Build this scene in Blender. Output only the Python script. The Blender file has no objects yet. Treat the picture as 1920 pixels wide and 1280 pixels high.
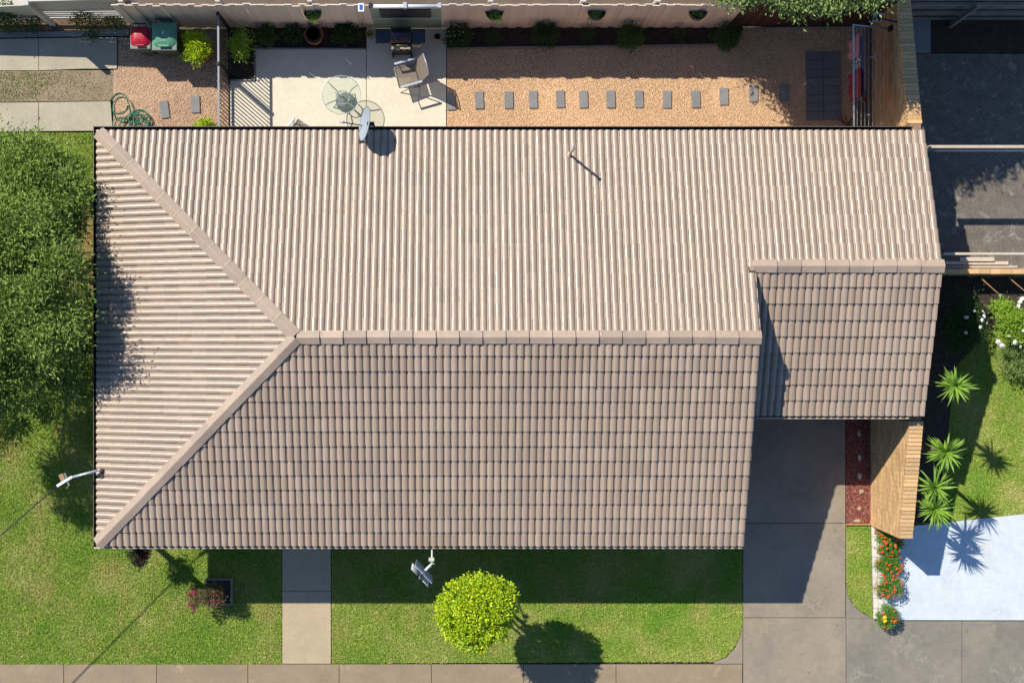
import bpy, bmesh, math, random
import numpy as np
from mathutils import Vector, Matrix, Quaternion
random.seed(7)
rng = np.random.default_rng(11)
R = math.radians
scene = bpy.context.scene
COL = scene.collection

# ------------------------------------------------------------------ camera
CAM_H = 28.0          # metres above the ground
G_PX = 82.0           # pixels of the 1920 wide photograph per metre on the ground
cam_d = bpy.data.cameras.new('camera')
cam = bpy.data.objects.new('camera', cam_d)
COL.objects.link(cam)
cam.location = (0, 0, CAM_H)
cam.rotation_euler = (0, 0, 0)
cam_d.sensor_width = 36
cam_d.lens = 36 * CAM_H * G_PX / 1920
cam_d.shift_x = 100 / 1920
cam_d.clip_end = 500
scene.camera = cam

# ------------------------------------------------------------------ light
SUN = Vector((-.708, .621, 1.0)).normalized()
world = bpy.data.worlds.new('World')
scene.world = world
world.use_nodes = True
wn = world.node_tree
sky = wn.nodes.new('ShaderNodeTexSky')
sky.sky_type = 'NISHITA'
sky.sun_disc = False
sky.sun_elevation = math.asin(SUN.z)
sky.sun_rotation = math.atan2(SUN.x, SUN.y)
bg = wn.nodes['Background']
wn.links.new(sky.outputs[0], bg.inputs[0])
bg.inputs[1].default_value = 0.10
sky.ozone_density = 8.0
sky.air_density = 1.2
sky.dust_density = .3
sd = bpy.data.lights.new('sun', 'SUN')
sd.energy = 4.6
sd.angle = R(0.5)
sd.color = (1.0, .93, .80)
so = bpy.data.objects.new('sun', sd)
COL.objects.link(so)
so.rotation_euler = (-SUN).to_track_quat('-Z', 'Y').to_euler()
so.location = SUN * 40
vs = scene.view_settings
vs.view_transform = 'Standard'
vs.look = 'None'
vs.gamma = 1
vs.exposure = 0.25
vs.use_curve_mapping = False

# ------------------------------------------------------------------ helpers
def W(px, py, z=0.0):
    """place that the photograph shows at px, py when it lies z metres up"""
    k = (1 - z / CAM_H) / G_PX
    return Vector(((px - 860) * k, (640 - py) * k, z))

def link(o, parent=None):
    COL.objects.link(o)
    if parent is not None:
        o.parent = parent
    return o

def meta(o, label=None, cat=None, group=None, kind=None):
    if label: o['label'] = label
    if cat: o['category'] = cat
    if group: o['group'] = group
    if kind: o['kind'] = kind
    return o

def thing(name, label, cat, loc=(0, 0, 0), rz=0.0, group=None):
    o = bpy.data.objects.new(name, None)
    o.empty_display_size = .2
    o.location = loc
    o.rotation_euler = (0, 0, rz)
    link(o)
    return meta(o, label, cat, group)

class MB:
    def __init__(self):
        self.v = []; self.f = []; self.sm = []; self.mi = []
    def add(self, vs, fs, smooth=False, mi=0):
        n = len(self.v)
        self.v += [tuple(p) for p in vs]
        for f in fs:
            self.f.append([i + n for i in f]); self.sm.append(smooth); self.mi.append(mi)
        return self
    def box(self, x0, x1, y0, y1, z0, z1, M=None, mi=0):
        vs = [Vector(p) for p in ((x0,y0,z0),(x1,y0,z0),(x1,y1,z0),(x0,y1,z0),(x0,y0,z1),(x1,y0,z1),(x1,y1,z1),(x0,y1,z1))]
        if M is not None: vs = [M @ p for p in vs]
        return self.add(vs, [(0,3,2,1),(4,5,6,7),(0,1,5,4),(1,2,6,5),(2,3,7,6),(3,0,4,7)], mi=mi)
    def beam(self, a, b, w, h, up=(0, 0, 1), mi=0):
        a, b = Vector(a), Vector(b)
        d = (b - a); L = d.length; d.normalize()
        u = Vector(up)
        s = d.cross(u)
        if s.length < 1e-4: s = d.cross(Vector((1, 0, 0)))
        s.normalize(); u = s.cross(d).normalized()
        vs = []
        for t in (0, L):
            for i, j in ((-1,-1),(1,-1),(1,1),(-1,1)):
                vs.append(a + d*t + s*(i*w/2) + u*(j*h/2))
        return self.add(vs, [(0,1,2,3),(7,6,5,4),(0,4,5,1),(1,5,6,2),(2,6,7,3),(3,7,4,0)], mi=mi)
    def tube(self, pts, r, n=6, closed=False, r2=None, mi=0):
        pts = [Vector(p) for p in pts]
        m = len(pts); vs = []; fs = []
        ref = None
        for i, p in enumerate(pts):
            if closed: d = pts[(i+1) % m] - pts[i-1]
            else: d = pts[min(i+1, m-1)] - pts[max(i-1, 0)]
            if d.length < 1e-9: d = Vector((0, 0, 1))
            d.normalize()
            if ref is None:
                ref = Vector((0, 0, 1)) if abs(d.z) < .9 else Vector((1, 0, 0))
            s = d.cross(ref).normalized(); u = s.cross(d).normalized(); ref = u
            rr = r if r2 is None else r + (r2 - r) * i / max(1, m-1)
            for k in range(n):
                a = 2*math.pi*k/n
                vs.append(p + s*math.cos(a)*rr + u*math.sin(a)*rr)
        for i in range(m if closed else m-1):
            for k in range(n):
                a = i*n+k; b = i*n+(k+1) % n; c = ((i+1) % m)*n+(k+1) % n; d = ((i+1) % m)*n+k
                fs.append((a, b, c, d))
        self.add(vs, fs, smooth=True, mi=mi)
        if not closed:
            b = len(self.v) - m*n
            self.f.append([b+k for k in range(n)][::-1]); self.sm.append(False); self.mi.append(mi)
            self.f.append([b+(m-1)*n+k for k in range(n)]); self.sm.append(False); self.mi.append(mi)
        return self
    def lathe(self, prof, n=20, c=(0, 0, 0), smooth=True, sx=1, sy=1, mi=0):
        vs = []; fs = []
        for r, z in prof:
            for k in range(n):
                a = 2*math.pi*k/n
                vs.append((c[0]+math.cos(a)*r*sx, c[1]+math.sin(a)*r*sy, c[2]+z))
        for i in range(len(prof)-1):
            for k in range(n):
                fs.append((i*n+k, i*n+(k+1) % n, (i+1)*n+(k+1) % n, (i+1)*n+k))
        self.add(vs, fs, smooth, mi)
        b = len(self.v) - len(prof)*n
        if prof[0][0] > 1e-5:
            self.f.append([b+k for k in range(n)][::-1]); self.sm.append(False); self.mi.append(mi)
        if prof[-1][0] > 1e-5:
            self.f.append([b+(len(prof)-1)*n+k for k in range(n)]); self.sm.append(False); self.mi.append(mi)
        return self
    def prism(self, poly, z0, z1, mi=0):
        n = len(poly)
        area = sum(poly[i][0]*poly[(i+1) % n][1]-poly[(i+1) % n][0]*poly[i][1] for i in range(n))
        if area < 0: poly = poly[::-1]
        vs = [(p[0], p[1], z0) for p in poly] + [(p[0], p[1], z1) for p in poly]
        fs = [tuple(range(n))[::-1], tuple(range(n, 2*n))]
        fs += [(i, (i+1) % n, n+(i+1) % n, n+i) for i in range(n)]
        return self.add(vs, fs, mi=mi)
    def build(self, name, mat, parent=None, bevel=0, recenter=False):
        me = bpy.data.meshes.new(name)
        off = Vector((0, 0, 0))
        vs = self.v
        if recenter:
            a = np.array(vs); off = Vector((a[:, 0].mean(), a[:, 1].mean(), a[:, 2].min()))
            vs = [tuple(p) for p in (a - np.array(off))]
        me.from_pydata(vs, [], self.f)
        mats = mat if isinstance(mat, (list, tuple)) else [mat]
        for m in mats: me.materials.append(m)
        me.polygons.foreach_set('use_smooth', self.sm)
        me.polygons.foreach_set('material_index', self.mi)
        me.update()
        if bevel:
            bm = bmesh.new(); bm.from_mesh(me)
            bmesh.ops.bevel(bm, geom=bm.edges[:], offset=bevel, segments=2, affect='EDGES', profile=.5)
            bm.to_mesh(me); bm.free()
        o = bpy.data.objects.new(name, me)
        o.location = off
        return link(o, parent)

def quick(name, V, F, mat, parent=None, smooth=False):
    """big numpy meshes: V (n,3), F (m,k)"""
    me = bpy.data.meshes.new(name)
    V = np.asarray(V, dtype=np.float32); F = np.asarray(F, dtype=np.int32)
    me.vertices.add(len(V)); me.vertices.foreach_set('co', V.ravel())
    k = F.shape[1]
    me.loops.add(F.size); me.loops.foreach_set('vertex_index', F.ravel())
    me.polygons.add(len(F))
    me.polygons.foreach_set('loop_start', np.arange(0, F.size, k, dtype=np.int32))
    me.polygons.foreach_set('loop_total', np.full(len(F), k, dtype=np.int32))
    me.polygons.foreach_set('use_smooth', np.full(len(F), smooth))
    me.materials.append(mat)
    me.update(calc_edges=True)
    o = bpy.data.objects.new(name, me)
    return link(o, parent)

# ------------------------------------------------------------------ materials
def newmat(name):
    m = bpy.data.materials.new(name); m.use_nodes = True
    nt = m.node_tree
    return m, nt, nt.nodes['Principled BSDF'], nt.nodes['Material Output']

def node(nt, t, **kw):
    n = nt.nodes.new(t)
    for k, v in kw.items(): setattr(n, k, v)
    return n

def noise(nt, co, scale, detail=5, rough=.55, dist=0):
    n = node(nt, 'ShaderNodeTexNoise')
    nt.links.new(co, n.inputs['Vector'])
    n.inputs['Scale'].default_value = scale; n.inputs['Detail'].default_value = detail
    n.inputs['Roughness'].default_value = rough; n.inputs['Distortion'].default_value = dist
    return n.outputs['Fac']

def ramp(nt, fac, stops):
    n = node(nt, 'ShaderNodeValToRGB')
    el = n.color_ramp.elements
    while len(el) < len(stops): el.new(.5)
    for e, (p, c) in zip(el, stops):
        e.position = p; e.color = (*c, 1) if len(c) == 3 else c
    nt.links.new(fac, n.inputs[0])
    return n.outputs[0]

def mix(nt, fac, a, b, mode='MIX'):
    n = node(nt, 'ShaderNodeMix', data_type='RGBA', blend_type=mode)
    def s(i, v):
        if isinstance(v, (int, float)): n.inputs[i].default_value = v
        elif isinstance(v, tuple): n.inputs[i].default_value = (*v, 1)
        else: nt.links.new(v, n.inputs[i])
    s(0, fac); s(6, a); s(7, b)
    return n.outputs[2]

def maprange(nt, v, a, b, c, d):
    n = node(nt, 'ShaderNodeMapRange')
    nt.links.new(v, n.inputs[0])
    for i, x in enumerate((a, b, c, d)): n.inputs[i+1].default_value = x
    return n.outputs[0]

def coords(nt, kind):
    if kind == 'pos': return node(nt, 'ShaderNodeNewGeometry').outputs['Position']
    return node(nt, 'ShaderNodeTexCoord').outputs['Object']

def rnd(nt):
    """one random number per loose piece and per object"""
    g = node(nt, 'ShaderNodeNewGeometry'); o = node(nt, 'ShaderNodeObjectInfo')
    a = node(nt, 'ShaderNodeMath', operation='ADD'); f = node(nt, 'ShaderNodeMath', operation='FRACT')
    nt.links.new(g.outputs['Random Per Island'], a.inputs[0]); nt.links.new(o.outputs['Random'], a.inputs[1])
    nt.links.new(a.outputs[0], f.inputs[0])
    return f.outputs[0]

def bump(nt, bs, h, strength, dist=.01):
    b = node(nt, 'ShaderNodeBump')
    b.inputs['Strength'].default_value = strength; b.inputs['Distance'].default_value = dist
    nt.links.new(h, b.inputs['Height']); nt.links.new(b.outputs[0], bs.inputs['Normal'])

def M(name, a, b=None, scale=3, rough=.8, fine=60, fineamt=.15, bmp=.3, bdist=.004, co='pos', var=0, metal=0, spec=.4, lo=.35, hi=.65, stain=None, stain_scale=1.2, stain_lo=.55, stain_hi=.7, aniso=None, veins=None):
    m, nt, bs, out = newmat(name)
    c = coords(nt, co)
    if aniso:
        mp = node(nt, 'ShaderNodeMapping'); mp.inputs['Scale'].default_value = aniso
        nt.links.new(c, mp.inputs[0]); c2 = mp.outputs[0]
    else: c2 = c
    b = b or tuple(x*.8 for x in a)
    col = ramp(nt, noise(nt, c2, scale, 6, .6), [(lo, a), (hi, b)])
    if stain:
        col = mix(nt, maprange(nt, noise(nt, c, stain_scale, 8, .65, .6), stain_lo, stain_hi, 0, 1), col, stain)
    if veins:
        vv = noise(nt, c, .42, 8, .75, .3)
        sb = node(nt, 'ShaderNodeMath', operation='SUBTRACT'); sb.inputs[1].default_value = .5; nt.links.new(vv, sb.inputs[0])
        ab = node(nt, 'ShaderNodeMath', operation='ABSOLUTE'); nt.links.new(sb.outputs[0], ab.inputs[0])
        ln = maprange(nt, ab.outputs[0], .003, .016, .6, 0)
        gate = maprange(nt, noise(nt, c, 1.1, 3), .50, .62, 0, 1)
        mm = node(nt, 'ShaderNodeMath', operation='MULTIPLY'); nt.links.new(ln, mm.inputs[0]); nt.links.new(gate, mm.inputs[1])
        col = mix(nt, mm.outputs[0], col, veins)
    col = mix(nt, 1.0, col, ramp(nt, noise(nt, c2, scale*7, 4, .7), [(.3, (.92, .92, .93)), (.7, (1.07, 1.06, 1.05))]), 'MULTIPLY')
    f = noise(nt, c2, fine, 3, .7)
    g = node(nt, 'ShaderNodeCombineColor')
    v = maprange(nt, f, .25, .75, 1-fineamt, 1+fineamt)
    for i in range(3): nt.links.new(v, g.inputs[i])
    col = mix(nt, 1.0, col, g.outputs[0], 'MULTIPLY')
    if var:
        g = node(nt, 'ShaderNodeCombineColor'); r = rnd(nt)
        for i in range(3): nt.links.new(maprange(nt, r, 0, 1, 1-var, 1+var*(1-.12*i)), g.inputs[i])
        col = mix(nt, 1.0, col, g.outputs[0], 'MULTIPLY')
    nt.links.new(col, bs.inputs['Base Color'])
    bs.inputs['Roughness'].default_value = rough
    bs.inputs['Metallic'].default_value = metal
    bs.inputs['Specular IOR Level'].default_value = spec
    if bmp: bump(nt, bs, f, bmp, bdist)
    return m

def lawn_col(nt):
    c = coords(nt, 'pos')
    col = ramp(nt, noise(nt, c, .75, 5, .6, .4), [(.32, (.22, .385, .055)), (.5, (.33, .435, .09)), (.68, (.48, .50, .18))])
    dry = maprange(nt, noise(nt, c, 1.1, 6, .65, .3), .50, .72, 0, .75)
    col = mix(nt, dry, col, (.52, .44, .19))
    return col, c

def M_lawn():
    m, nt, bs, out = newmat('lawn turf')
    col, c = lawn_col(nt)
    f = noise(nt, c, 55, 4, .75)
    g = ramp(nt, f, [(.3, (.45, .45, .45)), (.7, (1.1, 1.1, 1.1))])
    nt.links.new(mix(nt, 1.0, col, g, 'MULTIPLY'), bs.inputs['Base Color'])
    bs.inputs['Roughness'].default_value = .9
    bs.inputs['Specular IOR Level'].default_value = .15
    bump(nt, bs, f, .8, .02)
    return m

def M_blade():
    m, nt, bs, out = newmat('grass blades')
    col, c = lawn_col(nt)
    r = node(nt, 'ShaderNodeNewGeometry').outputs['Random Per Island']
    v = ramp(nt, r, [(0, (.7, .8, .6)), (.6, (1.15, 1.15, 1.0)), (.88, (1.5, 1.45, 1.1)), (1, (2.3, 1.9, 1.7))])
    nt.links.new(mix(nt, 1.0, col, v, 'MULTIPLY'), bs.inputs['Base Color'])
    bs.inputs['Roughness'].default_value = .6
    bs.inputs['Specular IOR Level'].default_value = .25
    return m

def M_leaf(name, stops, trans=.3, rough=.45, spec=.4):
    m, nt, bs, out = newmat(name)
    r = node(nt, 'ShaderNodeNewGeometry').outputs['Random Per Island']
    c = coords(nt, 'pos')
    n = noise(nt, c, 2.2, 3)
    a = node(nt, 'ShaderNodeMath', operation='MULTIPLY_ADD'); a.inputs[1].default_value = .65
    nt.links.new(r, a.inputs[0])
    s = node(nt, 'ShaderNodeMath', operation='MULTIPLY'); s.inputs[1].default_value = .35
    nt.links.new(n, s.inputs[0]); nt.links.new(s.outputs[0], a.inputs[2])
    col = ramp(nt, a.outputs[0], stops)
    nt.links.new(col, bs.inputs['Base Color'])
    bs.inputs['Roughness'].default_value = rough
    bs.inputs['Specular IOR Level'].default_value = spec
    tr = node(nt, 'ShaderNodeBsdfTranslucent'); nt.links.new(col, tr.inputs[0])
    mx = node(nt, 'ShaderNodeMixShader'); mx.inputs[0].default_value = trans
    nt.links.new(bs.outputs[0], mx.inputs[1]); nt.links.new(tr.outputs[0], mx.inputs[2])
    nt.links.new(mx.outputs[0], out.inputs[0])
    return m

def M_gravel(name, stops, scale=28, bmp=1.0, rough=.85, patch=None):
    m, nt, bs, out = newmat(name)
    c = coords(nt, 'pos')
    v = node(nt, 'ShaderNodeTexVoronoi'); nt.links.new(c, v.inputs['Vector']); v.inputs['Scale'].default_value = scale
    sp = node(nt, 'ShaderNodeSeparateColor'); nt.links.new(v.outputs['Color'], sp.inputs[0])
    col = ramp(nt, sp.outputs[0], stops)
    edge = ramp(nt, v.outputs['Distance'], [(.25, (1, 1, 1)), (.75, (.55, .5, .47))])
    col = mix(nt, 1.0, col, edge, 'MULTIPLY')
    if patch:
        col = mix(nt, maprange(nt, noise(nt, c, .6, 6, .65, .5), .48, .66, 0, .8), col, patch)
    nt.links.new(col, bs.inputs['Base Color'])
    bs.inputs['Roughness'].default_value = rough
    bs.inputs['Specular IOR Level'].default_value = .25
    inv = node(nt, 'ShaderNodeMath', operation='SUBTRACT'); inv.inputs[0].default_value = 1
    nt.links.new(v.outputs['Distance'], inv.inputs[1])
    bump(nt, bs, inv.outputs[0], bmp, .012)
    return m

def M_tile():
    m, nt, bs, out = newmat('concrete roof tile')
    r = rnd(nt)
    c = coords(nt, 'pos')
    col = ramp(nt, r, [(0, (.345, .260, .195)), (.5, (.385, .287, .215)), (1, (.42, .318, .242))])
    n1 = noise(nt, c, 9, 6, .7)
    col = mix(nt, maprange(nt, n1, .5, .72, 0, .5), col, (.30, .255, .220))
    col = mix(nt, maprange(nt, noise(nt, c, 1.3, 7, .75, .5), .54, .72, 0, .45), col, (.27, .225, .19))
    col = mix(nt, maprange(nt, noise(nt, c, 38, 2, .5), .70, .76, 0, .5), col, (.50, .45, .38))
    f = noise(nt, c, 120, 3, .7)
    g = ramp(nt, f, [(.3, (.86, .86, .86)), (.7, (1.12, 1.12, 1.12))])
    col = mix(nt, 1.0, col, g, 'MULTIPLY')
    nt.links.new(col, bs.inputs['Base Color'])
    ra = node(nt, 'ShaderNodeMath', operation='ADD'); nt.links.new(maprange(nt, n1, .35, .7, 0, .16), ra.inputs[0]); nt.links.new(maprange(nt, r, 0, 1, .31, .40), ra.inputs[1]); rr = ra.outputs[0]
    nt.links.new(rr, bs.inputs['Roughness'])
    bs.inputs['Specular IOR Level'].default_value = .68
    bump(nt, bs, f, .25, .002)
    return m

def M_glass(name, tint=(.80, .90, .86), alpha=.72):
    m, nt, bs, out = newmat(name)
    tr = node(nt, 'ShaderNodeBsdfTransparent'); tr.inputs[0].default_value = (*tint, 1)
    bs.inputs['Base Color'].default_value = (.35, .5, .47, 1); bs.inputs['Roughness'].default_value = .12
    mx = node(nt, 'ShaderNodeMixShader'); mx.inputs[0].default_value = alpha
    nt.links.new(bs.outputs[0], mx.inputs[1]); nt.links.new(tr.outputs[0], mx.inputs[2])
    nt.links.new(mx.outputs[0], out.inputs[0])
    return m

TILE = M_tile()
CAP = M('ridge cap concrete', (.43, .328, .25), (.385, .292, .225), scale=4, rough=.42, fine=140, fineamt=.08, bmp=.2, bdist=.002, var=.12, spec=.6, stain=(.33, .27, .22), stain_scale=2.5)
MORTAR = M('pale mortar', (.62, .52, .36), rough=.9, fineamt=.1)
GUTTER_IN = M('gutter dark inside', (.045, .042, .042), (.02, .02, .022), rough=.6)
GUTTER = M('beige painted steel', (.60, .50, .38), (.55, .45, .34), rough=.4, fineamt=.05, bmp=.05)
GUTTER_EDGE = M('brown painted steel', (.16, .13, .11), (.12, .10, .09), rough=.45, fineamt=.05, bmp=.05)
WALLB = M('dull brick wall', (.36, .24, .15), (.28, .18, .11), rough=.9)
BRICK = M('tan brick', (.68, .46, .245), (.60, .38, .18), scale=14, rough=.88, fine=110, fineamt=.12, bmp=.3, var=.20)
BRICKM = M('brick mortar', (.50, .42, .30), rough=.95)
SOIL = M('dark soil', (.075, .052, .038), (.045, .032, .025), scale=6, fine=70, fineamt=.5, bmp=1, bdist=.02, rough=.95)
GROUND = M('rough ground', (.10, .11, .045), (.14, .11, .07), scale=.5, fine=40, fineamt=.4, bmp=.8, bdist=.02, rough=.95)
LAWN = M_lawn(); BLADE = M_blade()
PATIO = M('cream patio concrete', (.72, .66, .53), (.67, .62, .50), scale=1.6, fine=90, fineamt=.05, bmp=.15, rough=.75)
PATH = M('path concrete', (.49, .395, .26), (.44, .355, .235), scale=2.2, fine=110, fineamt=.10, bmp=.3, rough=.85, stain=(.50, .41, .28), stain_lo=.58, stain_hi=.68)
WALK = M('footpath concrete', (.325, .25, .168), (.275, .213, .145), scale=1.8, fine=110, fineamt=.10, bmp=.3, rough=.85, stain=(.38, .29, .18), stain_lo=.60, stain_hi=.66, stain_scale=1.7)
DRIVE = M('driveway concrete', (.335, .28, .215), (.25, .215, .17), scale=1.1, fine=110, fineamt=.10, bmp=.3, rough=.85, veins=(.38, .31, .21), stain=(.36, .29, .19), stain_lo=.50, stain_hi=.75, stain_scale=.8)
DRIVE2 = M('weathered driveway concrete', (.20, .185, .155), (.265, .235, .19), scale=1.0, fine=110, fineamt=.14, bmp=.3, rough=.85, stain=(.31, .27, .20), stain_lo=.52, stain_hi=.80, stain_scale=1.3, veins=(.36, .33, .26))
SIDEC = M('side path concrete', (.47, .415, .31), (.39, .355, .275), scale=1.6, fine=100, fineamt=.08, bmp=.2, rough=.85)
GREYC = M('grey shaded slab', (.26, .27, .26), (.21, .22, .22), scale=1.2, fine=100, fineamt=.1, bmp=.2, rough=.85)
WHITEC = M('white painted concrete', (.61, .68, .745), (.57, .635, .70), scale=1.0, fine=60, fineamt=.03, bmp=.15, rough=.7, stain=(.60, .58, .50), stain_lo=.54, stain_hi=.82, veins=(.50, .52, .52))
YARD = M('worn bitumen yard', (.185, .162, .135), (.14, .122, .105), scale=3.5, fine=45, fineamt=.55, bmp=.5, rough=.9, stain=(.42, .39, .33), stain_lo=.56, stain_hi=.80, stain_scale=4)
GRAVEL = M_gravel('peach gravel', [(0, (.50, .30, .17)), (.3, (.76, .50, .29)), (.6, (.82, .58, .35)), (.85, (.86, .67, .46)), (1, (.60, .55, .50))], scale=55, patch=(.84, .57, .33))
GRAVEL2 = M_gravel('pink gravel', [(0, (.32, .21, .16)), (.4, (.54, .38, .28)), (.8, (.64, .48, .37)), (1, (.50, .47, .45))], scale=48, patch=(.58, .42, .29))
PEB = M('pebbles', (.80, .57, .37), (.68, .47, .30), scale=20, rough=.8, fineamt=.1, bmp=0, var=.30)
MULCH = M_gravel('red mulch', [(0, (.17, .045, .035)), (.5, (.28, .09, .07)), (.85, (.34, .14, .11)), (1, (.5, .33, .27))], scale=38)
DRYG = M('dry patchy ground', (.36, .28, .20), (.27, .22, .13), scale=2.2, fine=60, fineamt=.4, bmp=1, bdist=.015, rough=.95)
PAVER = M('grey paver', (.25, .25, .25), (.21, .21, .215), scale=6, rough=.8, fineamt=.06, var=.06)
PAVERD = M('charcoal paver', (.19, .195, .21), (.165, .17, .185), scale=6, rough=.8, fineamt=.08, var=.06)
PALING = M('cream painted timber', (.80, .71, .62), (.74, .655, .57), scale=5, rough=.65, fine=40, fineamt=.06, bmp=.15, var=.07, aniso=(1, 1, .2))
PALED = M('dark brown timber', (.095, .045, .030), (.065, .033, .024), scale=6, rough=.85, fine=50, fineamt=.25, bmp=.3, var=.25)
WOODG = M('weathered grey timber', (.30, .27, .245), (.20, .185, .17), scale=8, rough=.85, fine=60, fineamt=.2, bmp=.4, var=.12, aniso=(.3, 1, 1))
WOODL = M('pale dressed timber', (.62, .53, .42), (.53, .45, .36), scale=8, rough=.7, fine=50, fineamt=.1, bmp=.2, var=.1)
WOODB = M('brown timber', (.24, .17, .10), (.17, .12, .075), scale=8, rough=.8, fine=50, fineamt=.2, bmp=.3, var=.12)
SLATG = M('grey painted slats', (.60, .57, .53), (.54, .52, .48), scale=6, rough=.7, fineamt=.08, var=.05)
BLACKM = M('black powder coated steel', (.018, .02, .024), (.014, .015, .018), rough=.4, fineamt=.05, bmp=0)
GREYM = M('grey steel', (.30, .31, .33), (.26, .27, .29), rough=.4, metal=.3, fineamt=.05, bmp=0)
WHITEM = M('white painted steel', (.78, .80, .84), (.72, .74, .78), rough=.35, fineamt=.03, bmp=0)
ALU = M('galvanised steel', (.52, .56, .62), (.46, .50, .56), rough=.4, metal=.4, fineamt=.05, bmp=0)
DISH = M('grey dish paint', (.36, .42, .47), (.33, .385, .44), rough=.5, fineamt=.04, bmp=0)
GREENP = M('sage green sheet', (.32, .44, .33), (.29, .40, .30), rough=.6, fineamt=.04, bmp=0)
TERRA = M('terracotta', (.42, .16, .09), (.34, .13, .075), rough=.8, fineamt=.1, bmp=.1)
CREAMP = M('cream ceramic', (.55, .48, .38), rough=.5, fineamt=.05, bmp=0)
def see_through(m, a):
    nt = m.node_tree; bs = nt.nodes['Principled BSDF']; out = nt.nodes['Material Output']
    tr = node(nt, 'ShaderNodeBsdfTransparent'); mx = node(nt, 'ShaderNodeMixShader'); mx.inputs[0].default_value = a
    nt.links.new(bs.outputs[0], mx.inputs[1]); nt.links.new(tr.outputs[0], mx.inputs[2]); nt.links.new(mx.outputs[0], out.inputs[0])
    return m
SLING = see_through(M('taupe mesh sling', (.30, .25, .20), (.27, .225, .18), rough=.85, fine=200, fineamt=.2, bmp=.2), .32)
LIDR = M('red bin plastic', (.42, .012, .035), (.38, .01, .03), rough=.4, fineamt=.04, bmp=0)
LIDG = M('green lid plastic', (.10, .30, .19), (.09, .27, .17), rough=.45, fineamt=.04, bmp=0)
BODYG = M('dark green bin body', (.045, .085, .065), (.04, .07, .055), rough=.5, fineamt=.04, bmp=0)
RIMP = M('pale plastic rim', (.20, .26, .22), rough=.5, fineamt=.03, bmp=0)
HOSE = M('green garden hose', (.02, .20, .12), (.015, .16, .10), rough=.4, fineamt=.05, bmp=0)
HOOD = M('dark blue enamel', (.018, .020, .030), (.014, .016, .024), rough=.25, fineamt=.05, bmp=0, spec=.6)
PANELC = M('cream control panel', (.42, .38, .28), rough=.4, fineamt=.05, bmp=0)
STONE = M('river stone', (.48, .36, .23), (.38, .29, .20), scale=12, rough=.8, fineamt=.15, bmp=.4, var=.2)
STONEW = M('white quartz stone', (.60, .55, .52), (.50, .46, .44), scale=12, rough=.7, fineamt=.1, bmp=.4)
BARK = M('bark', (.16, .12, .09), (.10, .075, .055), scale=14, rough=.9, fineamt=.3, bmp=.6)
GLASS = M_glass('table glass', (.965, .985, .965), .90)
RUST = M('rusty stake', (.42, .24, .10), (.30, .15, .07), scale=20, rough=.85)
CABLE = M('black cable', (.03, .03, .035), rough=.6, fineamt=.05, bmp=0)
def flat(name, c, rough=.7): return M(name, c, tuple(x*.93 for x in c), rough=rough, fineamt=.06, bmp=.1)

# leaves
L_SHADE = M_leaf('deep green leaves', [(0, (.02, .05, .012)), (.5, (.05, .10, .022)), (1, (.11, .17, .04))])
L_DARK = M_leaf('olive green leaves', [(0, (.055, .10, .018)), (.35, (.16, .26, .045)), (.7, (.34, .45, .09)), (1, (.62, .66, .28))], trans=.15, rough=.6, spec=.25)
L_MID = M_leaf('mid green leaves', [(0, (.03, .07, .015)), (.5, (.07, .14, .025)), (1, (.16, .24, .05))])
L_LIME = M_leaf('yellow green leaves', [(0, (.07, .16, .010)), (.3, (.24, .42, .012)), (.65, (.60, .74, .02)), (1, (.92, .86, .04))], trans=.2)
L_BRIGHT = M_leaf('bright green leaves', [(0, (.12, .25, .015)), (.5, (.30, .50, .04)), (1, (.50, .64, .10))])
L_GREY = M_leaf('grey green leaves', [(0, (.11, .17, .05)), (.5, (.24, .35, .10)), (1, (.40, .50, .19))])
L_MARI = M_leaf('marigold leaves', [(0, (.07, .18, .02)), (.5, (.15, .34, .04)), (1, (.28, .48, .09))])
L_RED = M_leaf('bronze azalea leaves', [(0, (.05, .08, .03)), (.45, (.14, .16, .06)), (.75, (.34, .22, .10)), (1, (.46, .20, .10))])
L_PLUM = M_leaf('plum rose leaves', [(0, (.025, .035, .018)), (.6, (.06, .045, .035)), (1, (.12, .06, .05))])
L_YUC = M_leaf('yucca leaves', [(0, (.10, .22, .02)), (.5, (.24, .42, .05)), (1, (.42, .58, .12))], trans=.2)
P_ORANGE = M_leaf('orange petals', [(0, (.80, .05, .005)), (.5, (.88, .11, .005)), (1, (.92, .26, .01))], trans=.1, rough=.7)
P_YEL = M_leaf('yellow petals', [(0, (.85, .60, .01)), (1, (.9, .7, .02))], trans=.1, rough=.7)
P_WHITE = M_leaf('white petals', [(0, (.75, .76, .74)), (1, (.88, .88, .85))], trans=.2, rough=.7)
P_MAG = M_leaf('magenta petals', [(0, (.32, .015, .07)), (1, (.50, .04, .15))], trans=.2, rough=.7)
P_RED = M_leaf('dark red petals', [(0, (.25, .01, .02)), (1, (.40, .02, .03))], trans=.1, rough=.7)

# ================================================================== THE SETTING
def poly(pts, z=0.0): return [tuple(W(a, b)[:2]) for a, b in pts]
def sheet(name, pts, z0, z1, mat):
    o = MB().prism(poly(pts), z0, z1).build(name, mat)
    return meta(o, kind='structure')
g = MB().box(-120, 120, -120, 120, -.4, -.06).build('ground', GROUND); meta(g, kind='structure')

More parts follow.
